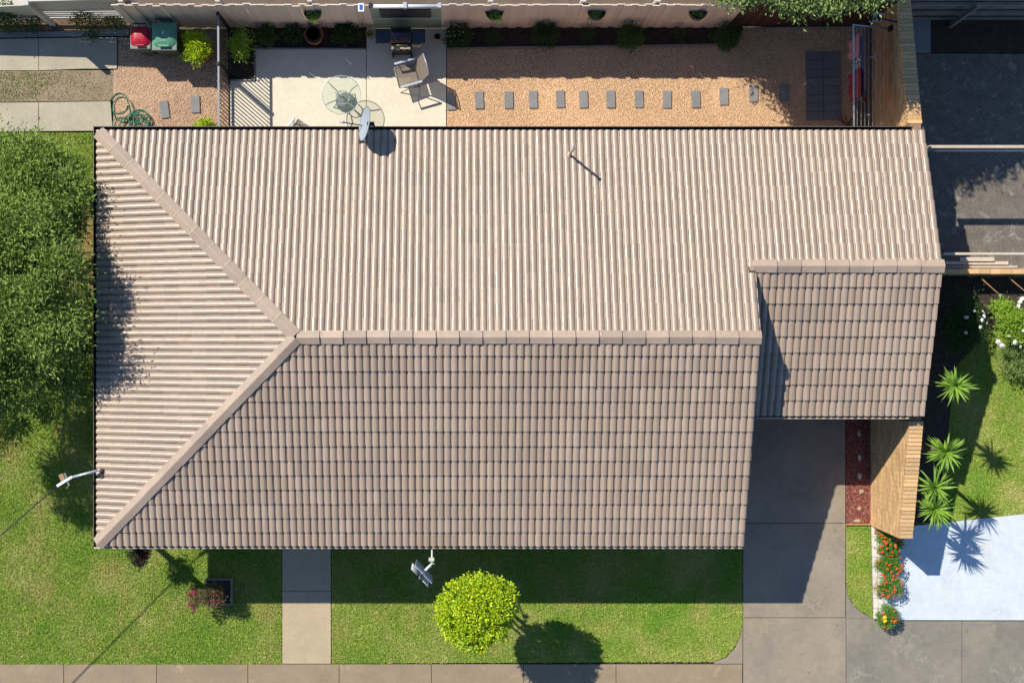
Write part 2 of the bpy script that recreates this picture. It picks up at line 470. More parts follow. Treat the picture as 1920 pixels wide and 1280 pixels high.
lawn_polys = {
 'lawn_west': [(-1500, 252), (178, 249), (300, 300), (300, 900), (528, 900), (528, 1243), (300, 1244), (-1500, 1244)],
 'lawn_front': [(622, 900), (1392, 900), (1392, 1164), (1388, 1190), (1377, 1212), (1360, 1230), (1338, 1240), (1000, 1241), (622, 1243)],
 'lawn_east': [(1640, 984), (1753, 978), (1769, 900), (1779, 800), (1790, 690), (1835, 640), (1850, 612), (1925, 640), (2700, 640), (2700, 900), (1920, 962), (1755, 980)],
 'lawn_strip': [(1586, 984), (1632, 984), (1636, 1157), (1616, 1146), (1601, 1133), (1591, 1116), (1587, 1090)],
}
for n, p in lawn_polys.items():
    sheet(n, p, -.055, 0, LAWN)

def inpoly(P, pts):
    x, y = pts[:, 0], pts[:, 1]; c = np.zeros(len(pts), bool)
    j = len(P)-1
    for i in range(len(P)):
        xi, yi = P[i]; xj, yj = P[j]
        with np.errstate(divide='ignore', invalid='ignore'):
            hit = ((yi > y) != (yj > y)) & (x < (xj-xi)*(y-yi)/(yj-yi+1e-12)+xi)
        c ^= hit; j = i
    return c

def blades(name, P, dens, h=(.018, .045), w=.009, mat=None, lim=(-60, 1980, -30, 1310), hole=None, z=0.0):
    P = poly(P); a = np.array(P)
    lo = np.maximum(a.min(0), np.array(W(lim[0], lim[3])[:2])); hi = np.minimum(a.max(0), np.array(W(lim[1], lim[2])[:2]))
    n = int(dens*np.prod(hi-lo))
    q = rng.uniform(lo, hi, (n, 2)); q = q[inpoly(P, q)]
    if hole is not None: q = q[~inpoly(poly(hole), q)]
    q = q + rng.normal(0, .011, q.shape)
    n = len(q)
    th = rng.uniform(0, 2*np.pi, n); hh = rng.uniform(*h, n); ln = rng.uniform(.2, 1.1, n)*hh
    la = rng.uniform(0, 2*np.pi, n)
    V = np.zeros((n, 3, 3), np.float32)
    V[:, 0, 0] = q[:, 0]-np.cos(th)*w; V[:, 0, 1] = q[:, 1]-np.sin(th)*w
    V[:, 1, 0] = q[:, 0]+np.cos(th)*w; V[:, 1, 1] = q[:, 1]+np.sin(th)*w
    V[:, 2, 0] = q[:, 0]+np.cos(la)*ln; V[:, 2, 1] = q[:, 1]+np.sin(la)*ln; V[:, 2, 2] = hh
    V[:, :2, 2] = -.004
    V[:, :, 2] += z
    o = quick(name, V.reshape(-1, 3), np.arange(3*n).reshape(-1, 3), mat or BLADE)
    return meta(o, kind='stuff')
under = [(260, 300), (1340, 300), (1340, 985), (260, 985)]
for n, p in lawn_polys.items():
    b = blades('grass', p, 5200, hole=under)
    b['label'] = {'lawn_west': 'mown grass of the lawn on the left and before the house', 'lawn_front': 'mown grass between the front path and driveway',
                  'lawn_east': 'mown grass beside the brick wall on the right', 'lawn_strip': 'narrow grass strip beside the marigolds'}[n]

# --- slabs, each panel of concrete its own piece
def panels(name, mat, rects, base, z1=.022, joint=SOIL):
    o = MB().prism(poly(base), -.058, -.012).build(name, joint); meta(o, kind='structure')
    for p in rects:
        e = .5
        cx = sum(q[0] for q in p)/len(p); cy = sum(q[1] for q in p)/len(p)
        q = [(x + (e if x < cx else -e), y + (e if y < cy else -e)) for x, y in p]
        MB().prism(poly(q), -.04, z1 + random.uniform(-.002, .002)).build('concrete_panel', mat, o, bevel=.004)
    return o
def rect(x0, x1, y0, y1): return [(x0, y0), (x1, y0), (x1, y1), (x0, y1)]
xs = [-600, -225, -52, 120, 294, 465, 636, 809, 981, 1155, 1392]
panels('footpath', WALK, [rect(xs[i], xs[i+1], 1244, 1420) for i in range(len(xs)-1)], rect(-600, 1392, 1244, 1420))
panels('front_path', PATH, [rect(529, 621, 900, 1107), rect(529, 621, 1107, 1243.5)], rect(529, 621, 900, 1243.5))
panels('driveway', DRIVE, [rect(1393, 1585, 500, 700), rect(1393, 1585, 700, 980), rect(1393, 1585, 980, 1157), rect(1393, 1586, 1157, 1420)], rect(1393, 1586, 500, 1420))
o = MB().prism(poly([(1339, 1240), (1362, 1232), (1379, 1213), (1389, 1191), (1392, 1166), (1392, 1243), (1339, 1243)]), -.05, .014).build('driveway_corner', DRIVE); meta(o, kind='structure')
panels('shared_driveway', DRIVE2, [[(1586, 1158), (1640, 1158), (1640, 1163), (1803, 1163), (1803, 1420), (1586, 1420)], rect(1803, 2080, 1163, 1420), rect(2080, 2400, 1163, 1420)], rect(1586, 2400, 1158, 1420))
o = MB().prism(poly([(1586, 1092), (1590, 1117), (1600, 1134), (1616, 1148), (1636, 1158), (1586, 1158)]), -.05, .016).build('driveway_fillet', DRIVE2); meta(o, kind='structure')
o = MB().prism(poly([(1652, 984), (1712, 985), (1920, 963), (2500, 900), (2500, 1162), (1652, 1161)]), -.05, .05).build('white_slab', WHITEC, bevel=.006); meta(o, kind='structure')
o = MB().prism(poly(rect(1586, 1632, 500, 981)), -.05, .012).build('mulch_bed', MULCH); meta(o, kind='structure')
# west side slabs
panels('side_path', SIDEC, [[(-400, 196), (73, 192), (73, 247), (-400, 252)], [(73, 192), (208, 190), (212, 246), (73, 247)]], [(-400, 196), (208, 190), (212, 246), (-400, 252)])
panels('side_slab', SIDEC, [[(-400, 80), (73, 72), (73, 133), (-400, 135)], [(73, 72), (220, 70), (220, 130), (160, 130), (73, 133)]], [(-400, 80), (220, 70), (220, 130), (-400, 135)])
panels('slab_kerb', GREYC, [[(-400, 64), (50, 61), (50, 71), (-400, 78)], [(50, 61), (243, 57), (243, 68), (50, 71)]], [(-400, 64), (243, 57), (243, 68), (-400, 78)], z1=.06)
sheet('dry_ground', [(-400, 136), (160, 132), (215, 132), (212, 189), (-400, 195)], -.055, .0, DRYG)
b = blades('dry_grass', [(-400, 136), (120, 134), (100, 160), (60, 186), (-400, 195)], 1500, h=(.012, .035), z=.002); b['label'] = 'sparse weedy grass between the two side slabs'
b = blades('dry_grass', [(-400, 136), (170, 134), (190, 150), (140, 188), (-400, 195)], 500, h=(.012, .035), z=.002); b['label'] = 'thin scattered weeds on the bare dirt by the side slabs'
sheet('west_gravel', [(213, 131), (221, 131), (221, 70), (244, 70), (244, 56), (432, 55), (432, 330), (212, 330)], -.055, .002, GRAVEL2)
sheet('gravel_yard', [(838, 88), (1380, 84), (1395, 52), (1632, 50), (1632, 330), (838, 330)], -.055, .002, GRAVEL)
# patio: two pours of cream concrete
panels('patio', PATIO, [[(479, 93), (687, 93), (687, 330), (432, 330), (432, 152), (479, 152)], rect(687, 837, 54, 330)], [(479, 93), (687, 93), (687, 54), (837, 54), (837, 330), (432, 330), (432, 152), (479, 152)], z1=.03)
sheet('rear_bed_west', [(432, 50), (686, 50), (686, 92), (478, 92), (478, 151), (432, 151)], -.055, .0, SOIL)
sheet('rear_bed_east', [(838, 50), (1392, 48), (1378, 84), (838, 90)], -.055, .006, SOIL)
sheet('slat_fence_bed', [(-400, 20), (243, 20), (243, 56), (50, 60), (-400, 63)], -.055, .0, M('leaf litter soil', (.20, .12, .065), (.13, .08, .045), scale=8, fine=60, fineamt=.4, bmp=1, bdist=.02))
# neighbours' ground
sheet('neighbour_ground', [(256, -420), (2400, -420), (2400, 36), (1640, 36), (1640, 46), (256, 46)], -.055, .0, M('neighbour soil', (.16, .12, .09), (.11, .085, .07), scale=2, fineamt=.3))
sheet('neighbour_path', [(-600, -420), (255, -420), (255, 18), (-600, 18)], -.055, .0, M('neighbour paving', (.62, .58, .52), (.56, .52, .46), scale=2, fineamt=.15))
sheet('east_yard', [(1668, 101), (2500, 103), (2500, 506), (1668, 506)], -.055, .01, YARD)
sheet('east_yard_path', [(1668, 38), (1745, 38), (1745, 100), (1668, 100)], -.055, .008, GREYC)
sheet('east_yard_bed', [(1746, 38), (2500, 38), (2500, 101), (1746, 100)], -.055, .0, SOIL)
sheet('rose_bed', [(1640, 520), (2300, 520), (2300, 638), (1925, 638), (1850, 610), (1834, 638), (1789, 688), (1640, 688)], -.05, .006, SOIL)

sheet('bare_soil_strip', [(95, 380), (176, 380), (176, 560), (120, 570), (100, 500)], -.05, .006, M('bare orange soil', (.42, .26, .13), (.30, .20, .10), scale=5, fine=60, fineamt=.3, bmp=.8, bdist=.01, rough=.95))
sheet('yucca_shade_sheet', [(1640, 690), (1788, 690), (1778, 800), (1768, 900), (1752, 978), (1640, 984)], -.05, .008, SOIL)  # soil-coloured sheet: the lawn's deep shade by the yuccas, put into the colour
def pebbles(name, P, dens, s=(.006, .016), mat=PEB, label=''):
    P = poly(P); a = np.array(P)
    lo = np.maximum(a.min(0), np.array(W(-20, 1300)[:2])); hi = np.minimum(a.max(0), np.array(W(1940, -20)[:2]))
    n = int(dens*np.prod(hi-lo)); q = rng.uniform(lo, hi, (n, 2)); q = q[inpoly(P, q)]; n = len(q)
    base = np.array([(1,0,0),(-1,0,0),(0,1,0),(0,-1,0),(0,0,1),(0,0,-.4)], np.float32)
    fc = np.array([(0,2,4),(2,1,4),(1,3,4),(3,0,4),(2,0,5),(1,2,5),(3,1,5),(0,3,5)])
    sc = rng.uniform(*s, (n, 1, 1))*rng.uniform(.6, 1.3, (n, 1, 3))
    th = rng.uniform(0, 6.28, n)
    b = base[None]*sc
    x = b[:, :, 0]*np.cos(th)[:, None]-b[:, :, 1]*np.sin(th)[:, None]
    y = b[:, :, 0]*np.sin(th)[:, None]+b[:, :, 1]*np.cos(th)[:, None]
    V = np.stack([x+q[:, None, 0], y+q[:, None, 1], b[:, :, 2]+.004], 2)
    F = (fc[None]+(np.arange(n)*6)[:, None, None]).reshape(-1, 3)
    o = quick(name, V.reshape(-1, 3), F, mat); return meta(o, label, kind='stuff')
pebbles('gravel', [(840, 94), (1390, 90), (1400, 56), (1600, 56), (1600, 245), (840, 245)], 2600, label='peach coloured gravel of the rear yard')
pebbles('gravel', [(216, 133), (223, 131), (223, 90), (428, 62), (428, 245), (216, 245)], 2200, label='pinkish gravel near the bins and hose')
pebbles('dirt_crumbs', [(-20, 140), (211, 134), (210, 188), (-20, 194)], 450, mat=M('dirt crumbs', (.40, .33, .25), (.30, .25, .18), var=.35), label='loose dirt and pebbles between the two side slabs')
pebbles('mulch_chips', rect(1588, 1630, 780, 979), 2200, mat=M('mulch chips', (.36, .11, .07), (.25, .07, .045), scale=20, var=.35), label='red mulch chips of the driveway bed')
pebbles('soil_crumbs', rect(840, 1380, 56, 88), 900, mat=M('bark crumbs', (.10, .06, .04), (.06, .04, .03), var=.4), label='bark crumbs in the rear garden bed')

# ================================================================== THE HOUSE
ZE = 2.77; TAN = .3305; PITCH = math.atan(TAN); CP, SP = math.cos(PITCH), math.sin(PITCH)
XL, YT, YB = -7.527, 4.428, -4.263
YR = (YT+YB)/2; ZR = ZE + (YT-YR)*TAN; HALF = YT-YR
XA = XL + HALF            # hip apex
XM = 5.87                 # main right verge
XE = 9.575                # extension right verge
YX = 1.49; ZX = ZE + (YT-YX)*TAN   # extension ridge
YXB = -1.51               # extension front eave
GUT = .085
house = thing('house', 'single storey brick house under a long brown tiled hip roof', 'house', (0, 0, 0))
deck = MB()
def P3(x, y, z): return Vector((x, y, z))
zb = -.03
deck.add([P3(XL+.1, YT-.1, ZE+zb), P3(XL+.1, YB+.1, ZE+zb), P3(XA, YR, ZR+zb-.02)], [(0, 1, 2)])
deck.add([P3(XL+.1, YB+.1, ZE+zb), P3(XM-.02, YB+.1, ZE+zb), P3(XM-.02, YR, ZR+zb-.02), P3(XA, YR, ZR+zb-.02)], [(0, 1, 2, 3)])
deck.add([P3(XM-.02, YT-.1, ZE+zb), P3(XL+.1, YT-.1, ZE+zb), P3(XA, YR, ZR+zb-.02), P3(XM-.02, YR, ZR+zb-.02)], [(0, 1, 2, 3)])
deck.add([P3(XE-.03, YT-.1, ZE+zb), P3(XM-.02, YT-.1, ZE+zb), P3(XM-.02, YX, ZX+zb-.02), P3(XE-.03, YX, ZX+zb-.02)], [(0, 1, 2, 3)])
deck.add([P3(XM-.3, YXB+.1, ZX-(YX-YXB-.1)*TAN+zb), P3(XE-.03, YXB+.1, ZX-(YX-YXB-.1)*TAN+zb), P3(XE-.03, YX, ZX+zb-.02), P3(XM-.3, YX, ZX+zb-.02)], [(0, 1, 2, 3)])
# gable and soffit
deck.add([P3(XM-.03, YB+.1, ZE+zb-.01), P3(XM-.03, YX-.01, ZE+zb-.01), P3(XM-.03, YX-.01, ZR-(YX-YR)*TAN-.06), P3(XM-.03, YR, ZR-.06)], [(0, 1, 2, 3)])
roof = deck.build('roof', flat('dark roof underlay', (.05, .04, .035)), house)

PW = .1433                 # one roll
def prof(u):
    t = (u % PW)/PW
    s = (t-.5)/.455
    return 0.0 if abs(s) >= 1 else .040*(1-s*s)**.55
def tile_mesh(gauge):
    u0 = .86*PW
    us = [u0]
    for k in (0, 1, 2):
        for t in (.0, .045, .075, .20, .35, .5, .65, .80, .925, .955):
            u = (k+t)*PW
            if u0 + .002 < u < u0+2*PW-.006: us.append(u)
    us.append(u0+2*PW-.0055)
    n = len(us); vs = []; fs = []; sm = []
    L = gauge + .035
    for v, lift in ((0, .037), (L, -.002)):
        for i, u in enumerate(us):
            e = .007*(i/(n-1))
            vs.append((u-u0, v, prof(u)+lift+e))
    for i in range(n-1):
        fs.append((i, i+1, n+i+1, n+i)); sm.append(True)
    b = len(vs)      # front edge, own vertices
    for i, u in enumerate(us): vs.append((u-u0, 0, prof(u)+.037+.007*(i/(n-1))))
    for i, u in enumerate(us): vs.append((u-u0, .004, prof(u)*.9-.006))
    for i in range(n-1):
        fs.append((b+i, b+n+i, b+n+i+1, b+i+1)); sm.append(False)
    b2 = len(vs)     # side lip
    x = us[-1]-u0
    vs += [(x, 0, vs[n-1][2]), (x, L, vs[2*n-1][2]), (x, L, vs[2*n-1][2]-.012), (x, 0, vs[n-1][2]-.02)]
    fs.append((b2, b2+3, b2+2, b2+1)); sm.append(False)
    return vs, fs, sm
tiles = []   # (z, matrix, clipplanes or None, gauge id)
def slope(origin, u, v, nrows, gauge, umax, planes, inside, off=0.0):
    """origin: eave corner; u, v unit vectors; planes: clip planes (point, normal keep side)"""
    n = u.cross(v).normalized()
    ncol = int(umax/(2*PW))+3
    for r in range(nrows):
        for c in range(-2, ncol):
            uu = off + (c*2 + (r % 2))*PW + random.uniform(-.0015, .0015)
            p = origin + u*uu + v*(r*gauge)
            corners = [p, p+u*2*PW, p+v*gauge, p+u*2*PW+v*gauge]
            keep = True; cut = []
            for pt, nn in planes:
                ds = [(q-pt).dot(nn) for q in corners]
                if max(ds) < .015: keep = False; break
                if min(ds) < -.001: cut.append((pt, nn))
            if not keep: continue
            if inside and not inside(sum(corners, Vector())/4): continue
            rot = Matrix((u, v, n)).transposed().to_4x4()
            rot = rot @ Matrix.Rotation(random.gauss(0, .0022), 4, 'Z') @ Matrix.Rotation(random.gauss(0, .005), 4, 'X') @ Matrix.Rotation(random.gauss(0, .0045), 4, 'Y')
            tiles.append([p.z + (0 if cut else 1), Matrix.Translation(p+n*random.uniform(0, .003)) @ rot, cut, gauge])
GF = .3015/CP; GX = .3265/CP; GB = .2985/CP
UX, UY = Vector((1, 0, 0)), Vector((0, 1, 0))
vF = Vector((0, CP, SP)); vB = Vector((0, -CP, SP)); vW = Vector((CP, 0, SP))
ein = .115
hipN1 = Vector((1, 1, 0)).normalized()       # front hip: keep south east side
# front slope
slope(P3(XL, YB+GUT, ZE+GUT*TAN), UX, vF, 15, GF, 13.6,
      [(P3(XL, YB, 0), Vector((1, -1, 0)).normalized()), (P3(0, YR-.01, 0), -UY), (P3(XM, 0, 0), -UX)], None, off=.05)
# rear slope main + extension
slope(P3(XE, YT-ein, ZE+ein*TAN), -UX, vB, 15, GB, 17.4,
      [(P3(XL, YT, 0), Vector((1, 1, 0)).normalized()), (P3(0, YR+.01, 0), UY), (P3(XE, 0, 0), -UX)],
      lambda q: q.y > YX-.20 or q.x < XM + PW*1.05, off=-.03)
# west hip
slope(P3(XL+ein, YT, ZE+ein*TAN), -UY, vW, 15, GF, 8.8,
      [(P3(XL, YT, 0), Vector((-1, -1, 0)).normalized()), (P3(XL, YB, 0), Vector((-1, 1, 0)).normalized())], None, off=.02)
# extension front
ZXB = ZX-(YX-YXB)*TAN
slope(P3(XM-.30, YXB, ZXB), UX, vF, 10, GX, 4.2,
      [(P3(0, YX-.01, 0), -UY), (P3(XE, 0, 0), -UX), (P3(XM-.28, 0, 0), UX)], None, off=.03)
# rows past the step of the rear slope get cut at the verge
for t in tiles:
    if t[3] == GB:
        c = t[1] @ Vector((PW, GB/2, 0))
        if (c.y < YX-.02 and c.x > XM-.32) or (c.x > XM-.32 and c.x < XM+.0 and c.y < YX+.2):
            far = t[1] @ Vector((0, 0, 0))
            if far.x > XM: t[2] = t[2] + [(P3(XM, 0, 0), -UX)]; t[0] = c.z
        elif c.x >= XM and c.y < YX+.25: t[2] = t[2] + [(P3(0, YX-.02, 0), UY)]; t[0] = c.z
tm = {}
for gg in (GF, GX, GB):
    vs, fs, sm = tile_mesh(gg)
    me = bpy.data.meshes.new('roof_tile'); me.from_pydata(vs, [], fs); me.polygons.foreach_set('use_smooth', sm)
    me.materials.append(TILE); me.update(); tm[gg] = (me, vs, fs, sm)
tiles.sort(key=lambda t: -t[0])
rest = MB()
for i, (z, mat, cut, gg) in enumerate(tiles):
    if i < 300 and not cut:
        o = bpy.data.objects.new('roof_tile', tm[gg][0]); o.matrix_local = mat; link(o, roof)
    elif not cut:
        vs, fs, sm = tm[gg][1:]
        n = len(rest.v); rest.v += [tuple(mat @ Vector(p)) for p in vs]
        rest.f += [[a+n for a in f] for f in fs]; rest.sm += sm; rest.mi += [0]*len(fs)
    else:
        bm = bmesh.new(); bm.from_mesh(tm[gg][0]); bm.transform(mat)
        for pt, nn in cut:
            bmesh.ops.bisect_plane(bm, geom=bm.verts[:]+bm.edges[:]+bm.faces[:], plane_co=pt, plane_no=nn, clear_inner=True, dist=1e-5)
        if bm.faces:
            bm.verts.index_update(); n = len(rest.v)
            rest.v += [tuple(q.co) for q in bm.verts]
            for f in bm.faces:
                rest.f.append([q.index+n for q in f.verts]); rest.sm.append(f.smooth); rest.mi.append(0)
        bm.free()
o = rest.build('lower_roof_tiles', TILE, roof); meta(o, kind='stuff')
print('tiles', len(tiles), 'polys', len(rest.f))

# ridge and hip caps
def cap_mesh(L, hw, apex, edge, bot, lift):
    mb = MB()
    rows = []
    sec = [(-hw, bot), (-hw, edge), (-hw+.012, edge+.004), (-.014, apex-.003), (0, apex+.001), (.014, apex-.003), (hw-.012, edge+.004), (hw, edge), (hw, bot)]
    vs = []
    for x, l in ((0, 0), (L-.010, lift)):
        for y, z in sec: vs.append((x, y*(1+ (0.03 if l else 0)), z+l))
    n = len(sec)
    fs = [(i, n+i, n+i+1, i+1) for i in range(n-1)]
    mb.add(vs, fs)
    mb.add([vs[n+i] for i in range(n)], [tuple(range(n))[::-1]])
    mb.add([vs[i] for i in range(n)], [tuple(range(n))])
    me = bpy.data.meshes.new('ridge_tile'); me.from_pydata(mb.v, [], mb.f); me.materials.append(CAP); me.update()
    return me
def caps(a, b, n, hw, apex, edge, bot, lift, jit=.004):
    """caps from a to b; each one's far end rides over the next"""
    a, b = Vector(a), Vector(b); d = (b-a); L = d.length/n; d.normalize()
    s = Vector((0, 0, 1)).cross(d).normalized(); u = d.cross(s).normalized()
    me = cap_mesh(L+.004, hw, apex, edge, bot, lift)
    for i in range(n):
        o = bpy.data.objects.new('ridge_tile', me)
        p = a + d*(L*i) + s*random.uniform(-jit, jit)
        o.matrix_local = Matrix.Translation(p) @ Matrix((d, s, u)).transposed().to_4x4() @ Matrix.Rotation(random.gauss(0, .004), 4, 'Z')
        link(o, roof)
caps((XA+.04, YR, ZR+.004), (XM+.005, YR, ZR), 20, .128, .082, .026, -.03, .030)
caps((XM-.05, YX, ZX), (XE+.03, YX, ZX), 8, .128, .082, .026, -.03, .030)
ha, hb = P3(XL+.14, YT-.14, ZE+.14*TAN), P3(XA+.02, YR+.02, ZR)
caps(hb, ha, 12, .135, .100, .050, .0, .004)
ha = P3(XL+.13, YB+.13, ZE+.13*TAN); hb = P3(XA+.03, YR-.01, ZR+.004)
caps(hb, ha, 12, .135, .100, .050, .0, .020)
# mortar joints on the rear hip
a0, b0 = P3(XA+.02, YR+.02, ZR), P3(XL+.14, YT-.14, ZE+.14*TAN)
d = (b0-a0); LL = d.length; d.normalize(); s = Vector((0, 0, 1)).cross(d).normalized(); u = d.cross(s)
for i in range(1, 12):
    c = a0 + d*(LL*i/12)
    mb = MB(); 
    mb.add([c+s*y+u*z+d*x for x in (-.002, .016) for y, z in ((-.132, .0), (-.128, .069), (0, .109), (.128, .069), (.132, .0))], [(0, 5, 6, 1), (1, 6, 7, 2), (2, 7, 8, 3), (3, 8, 9, 4), (5, 9, 8, 7, 6), (4, 3, 2, 1, 0)])
    mb.build('mortar_joint', MORTAR, roof)
# extension ridge end disc
mb = MB(); mb.lathe([(.125, -.02), (.12, .035), (.05, .06), (0, .065)], 12, (XM-.04, YX, ZX)); mb.build('ridge_end_cap', CAP, roof)

# gutters: dark channel, painted lip
def gutter(a, b, out, lipmat, lipw):
    a, b, out = Vector(a), Vector(b), Vector(out)
    d = (b-a).normalized()
    m = MB()
    ch = [(-.005, -.02), (-.115, -.02), (-.115, -.13), (-.005, -.13)]
    # floor + inner fascia
    m.add([a-out*.0+Vector((0, 0, -.10)), b+Vector((0, 0, -.10)), b-out*.13+Vector((0, 0, -.10)), a-out*.13+Vector((0, 0, -.10))], [(0, 1, 2, 3)])
    g1 = m.build('gutter', GUTTER_IN, house)
    m = MB()
    m.beam(a-out*(lipw/2)+Vector((0, 0, -.115)), b-out*(lipw/2)+Vector((0, 0, -.115)), lipw, .25)
    m.build('gutter_lip', lipmat, g1)
    m = MB(); m.beam(a-out*.14+Vector((0, 0, -.16)), b-out*.14+Vector((0, 0, -.16)), .02, .28); m.build('fascia', GUTTER_EDGE, house)
gutter((XL, YT, ZE), (XE-.2, YT, ZE), (0, 1, 0), GUTTER_EDGE, .012)
gutter((XL, YB, ZE), (XL, YT, ZE), (-1, 0, 0), GUTTER_EDGE, .012)
gutter((XL, YB, ZE), (XM, YB, ZE), (0, -1, 0), GUTTER, .032)
gutter((XM-.1, YXB-GUT, ZXB-.02), (XE-.28, YXB-GUT, ZXB-.02), (0, -1, 0), GUTTER, .032)
# verge boards
m = MB(); m.beam((XM-.012, YB+.05, ZE-.03), (XM-.012, YR, ZR-.05), .02, .14); m.beam((XM-.012, YR, ZR-.05), (XM-.012, YX, ZX-.05), .02, .14)
m.build('verge_board', GUTTER_EDGE, house)
m = MB(); m.beam((XE-.012, YXB+.03, ZXB-.05), (XE-.012, YX, ZX-.05), .02, .16); m.beam((XE-.012, YX, ZX-.05), (XE-.012, YT-.05, ZE-.05), .02, .16)
m.build('verge_board', GUTTER_EDGE, house)
# soffits and walls
m = MB(); m.box(XL+.15, XM-.04, YB+.15, YT-.15, ZE-.26, ZE-.24)
m.build('soffit', flat('soffit paint', (.5, .45, .38)), house)
m = MB(); m.box(XL+.62, XM-.3, YB+.62, YT-.62, -.05, ZE-.262)
m.build('wall', WALLB, house)
m = MB(); m.box(XM-.28, XE-.35, YX+.3, YT-.62, -.05, ZE-.27); m.build('rear_wall', WALLB, house)
for wx in (-4.6, 1.2, 3.6):
    wnd = MB().box(wx-.8, wx+.8, YB+.60, YB+.615, .9, 2.1).build('window', WHITEM, house)
    MB().box(wx-.74, wx+.74, YB+.59, YB+.598, .96, 2.04).build('pane', M_glass('window glass', (.2, .25, .28), .3), wnd)
dr = MB().box(-2.85, -1.95, YB+.59, YB+.615, .02, 2.1).build('door', flat('door paint', (.22, .12, .08)), house)
MB().tube([(-2.05, YB+.55, 1.0), (-2.05, YB+.55, 1.12)], .012).build('handle', ALU, dr)
pt = W(300, 1030); 
m = MB(); m.beam(W(250, 986), W(250, 986)+Vector((0, 0, 2.5)), .10, .10); m.build('veranda_post', GUTTER_EDGE, house)

# ------------------------------------------------------------------ brick wing walls
XI, XO = 9.415, 9.655
def wing_wall(y0, z0, y1, z1, label, face=True):
    """inner face XI, outer XO; top slopes from z0 at y0 to z1 at y1"""
    t = thing('brick_wall', label, 'wall', ((XI+XO)/2, (y0+y1)/2, 0))
    c = Vector(t.location)
    m = MB()
    m.add([Vector(p)-c for p in ((XI+.012, y0, -.05), (XI+.012, y1, -.05), (XI+.012, y1, z1-.11), (XI+.012, y0, z0-.11), (XO-.01, y0, -.05), (XO-.01, y1, -.05), (XO-.01, y1, z1-.11), (XO-.01, y0, z0-.11))],
          [(0, 1, 2, 3), (7, 6, 5, 4), (3, 2, 6, 7), (0, 3, 7, 4), (1, 5, 6, 2)])
    wl = m.build('wall_core', BRICKM, t)
    # coping bricks on edge
    L = abs(y1-y0); n = int(L/.087); sgn = 1 if y1 > y0 else -1
    me = None
    for i in range(n):
        f = (i+.5)/n; y = y0+(y1-y0)*f; z = z0+(z1-z0)*f
        if me is None:
            b = MB(); b.box(-.145, .145, -L/n/2+.0045, L/n/2-.0045, -.105, 0)
            o = b.build('brick', BRICK, t, bevel=.004); me = o.data
        else:
            o = bpy.data.objects.new('brick', me); link(o, t)
        o.location = Vector((XI+.125+random.uniform(-.003, .003), y, z+random.uniform(-.003, .003)))-c
    # face courses on the inner side, one joined piece
    b = MB(); zc = 0.0; k = 0
    while zc < max(z0, z1)-.12:
        yy = min(y0, y1)+(.12 if k % 2 else 0)
        if k % 2: yy -= .24
        while yy < max(y0, y1):
            a = max(yy, min(y0, y1)); e = min(yy+.228, max(y0, y1))
            ymid = (a+e)/2; zt = z0+(z1-z0)*(ymid-y0)/(y1-y0)-.112
            if e-a > .03 and zc+.076 < zt+.03:
                pr = random.uniform(-.003, .003)
                b.box(XI+pr-c.x, XI+.05-c.x, a-c.y, e-c.y, zc, min(zc+.069, zt))
            yy += .24
        zc += .086; k += 1
    # end face
    ye = y1
    zc = 0
    while zc < z1-.12:
        b.box(XI+.004-c.x, XO-c.x, (ye-.05-c.y) if sgn > 0 else (ye-.006-c.y), (ye+.006-c.y) if sgn > 0 else (ye+.05-c.y), zc, zc+.076); zc += .086
    o = b.build('face_bricks', BRICK, t); meta(o, kind='stuff')
    return t
wing_wall(-1.66, 2.50, -4.20, 1.88, 'tan brick wing wall at the front, in sun beside the red mulch bed')
wing_wall(4.55, 2.42, 7.75, 1.66, 'brick wing wall at the rear, mostly shaded, behind the clothesline')
# the wall carries on under the carport roof
t = thing('brick_wall', 'brick side wall of the carport under the lower tiled roof', 'wall', ((XI+XO)/2, 1.4, 0)); t.location.z = 0
MB().box(-.12, .11, -3.04, 3.14, -.05, 2.45).build('wall_core', WALLB, t)

# ================================================================== FENCES
YF = 7.17
def paling_fence(x0, x1, y, h, bw, mat, label, posts, rail=True, rmat=None, yslope=0.0, posth=.02):
    t = thing('paling_fence', label, 'fence', ((x0+x1)/2, y, 0)); c = Vector(t.location)
    n = int(round((x1-x0)/bw)); me = None; bw = (x1-x0)/n
    for i in range(n):
        if me is None:
            b = MB(); b.box(-bw/2-.006, bw/2+.006, -.009, .009, 0, h)
            o = b.build('paling', mat, t); me = o.data
        else: o = bpy.data.objects.new('paling', me); link(o, t)
        x = x0+(i+.5)*bw
        o.location = Vector((x, y + yslope*(x-x0) + (.016 if i % 2 else 0) + random.uniform(-.003, .003), random.uniform(-.02, .022)))-c
        o.rotation_euler = (random.gauss(0, .004), random.gauss(0, .003), 0)
    if rail:
        for z in (.35, h-.18):
            b = MB(); b.beam(Vector((x0, y+.055, z))-c, Vector((x1, y+.055+yslope*(x1-x0), z))-c, .045, .07); b.build('rail', WOODB, t)
        for px in posts:
            x = W(px, 5, h).x
            if x0-.1 < x < x1+.1:
                b = MB(); b.box(-.05, .05, -.05, .05, 0, h-posth); o = b.build('post', SLATG, t); o.location = Vector((x, y+.135, 0))-c
    return t
H = 1.87
fx0 = W(208, 10, H).x; fg0 = W(690, 10, H).x; fg1 = W(828, 10, H).x; fx1 = W(1396, 10, H).x
posts = (225, 407, 580, 920, 1095, 1235, 1390)
paling_fence(fx0, fg0-.005, YF, H, .150, PALING, 'cream paling fence left of the green barbecue screen', posts)
paling_fence(fg1+.005, fx1, YF, H, .150, PALING, 'cream paling fence behind the gravel yard, right of the green screen', posts)
paling_fence(fx1+.01, XI-.02, YF+.03, 1.8, .12, PALED, 'dark brown shaded paling fence under the overhanging tree', (), yslope=.02)
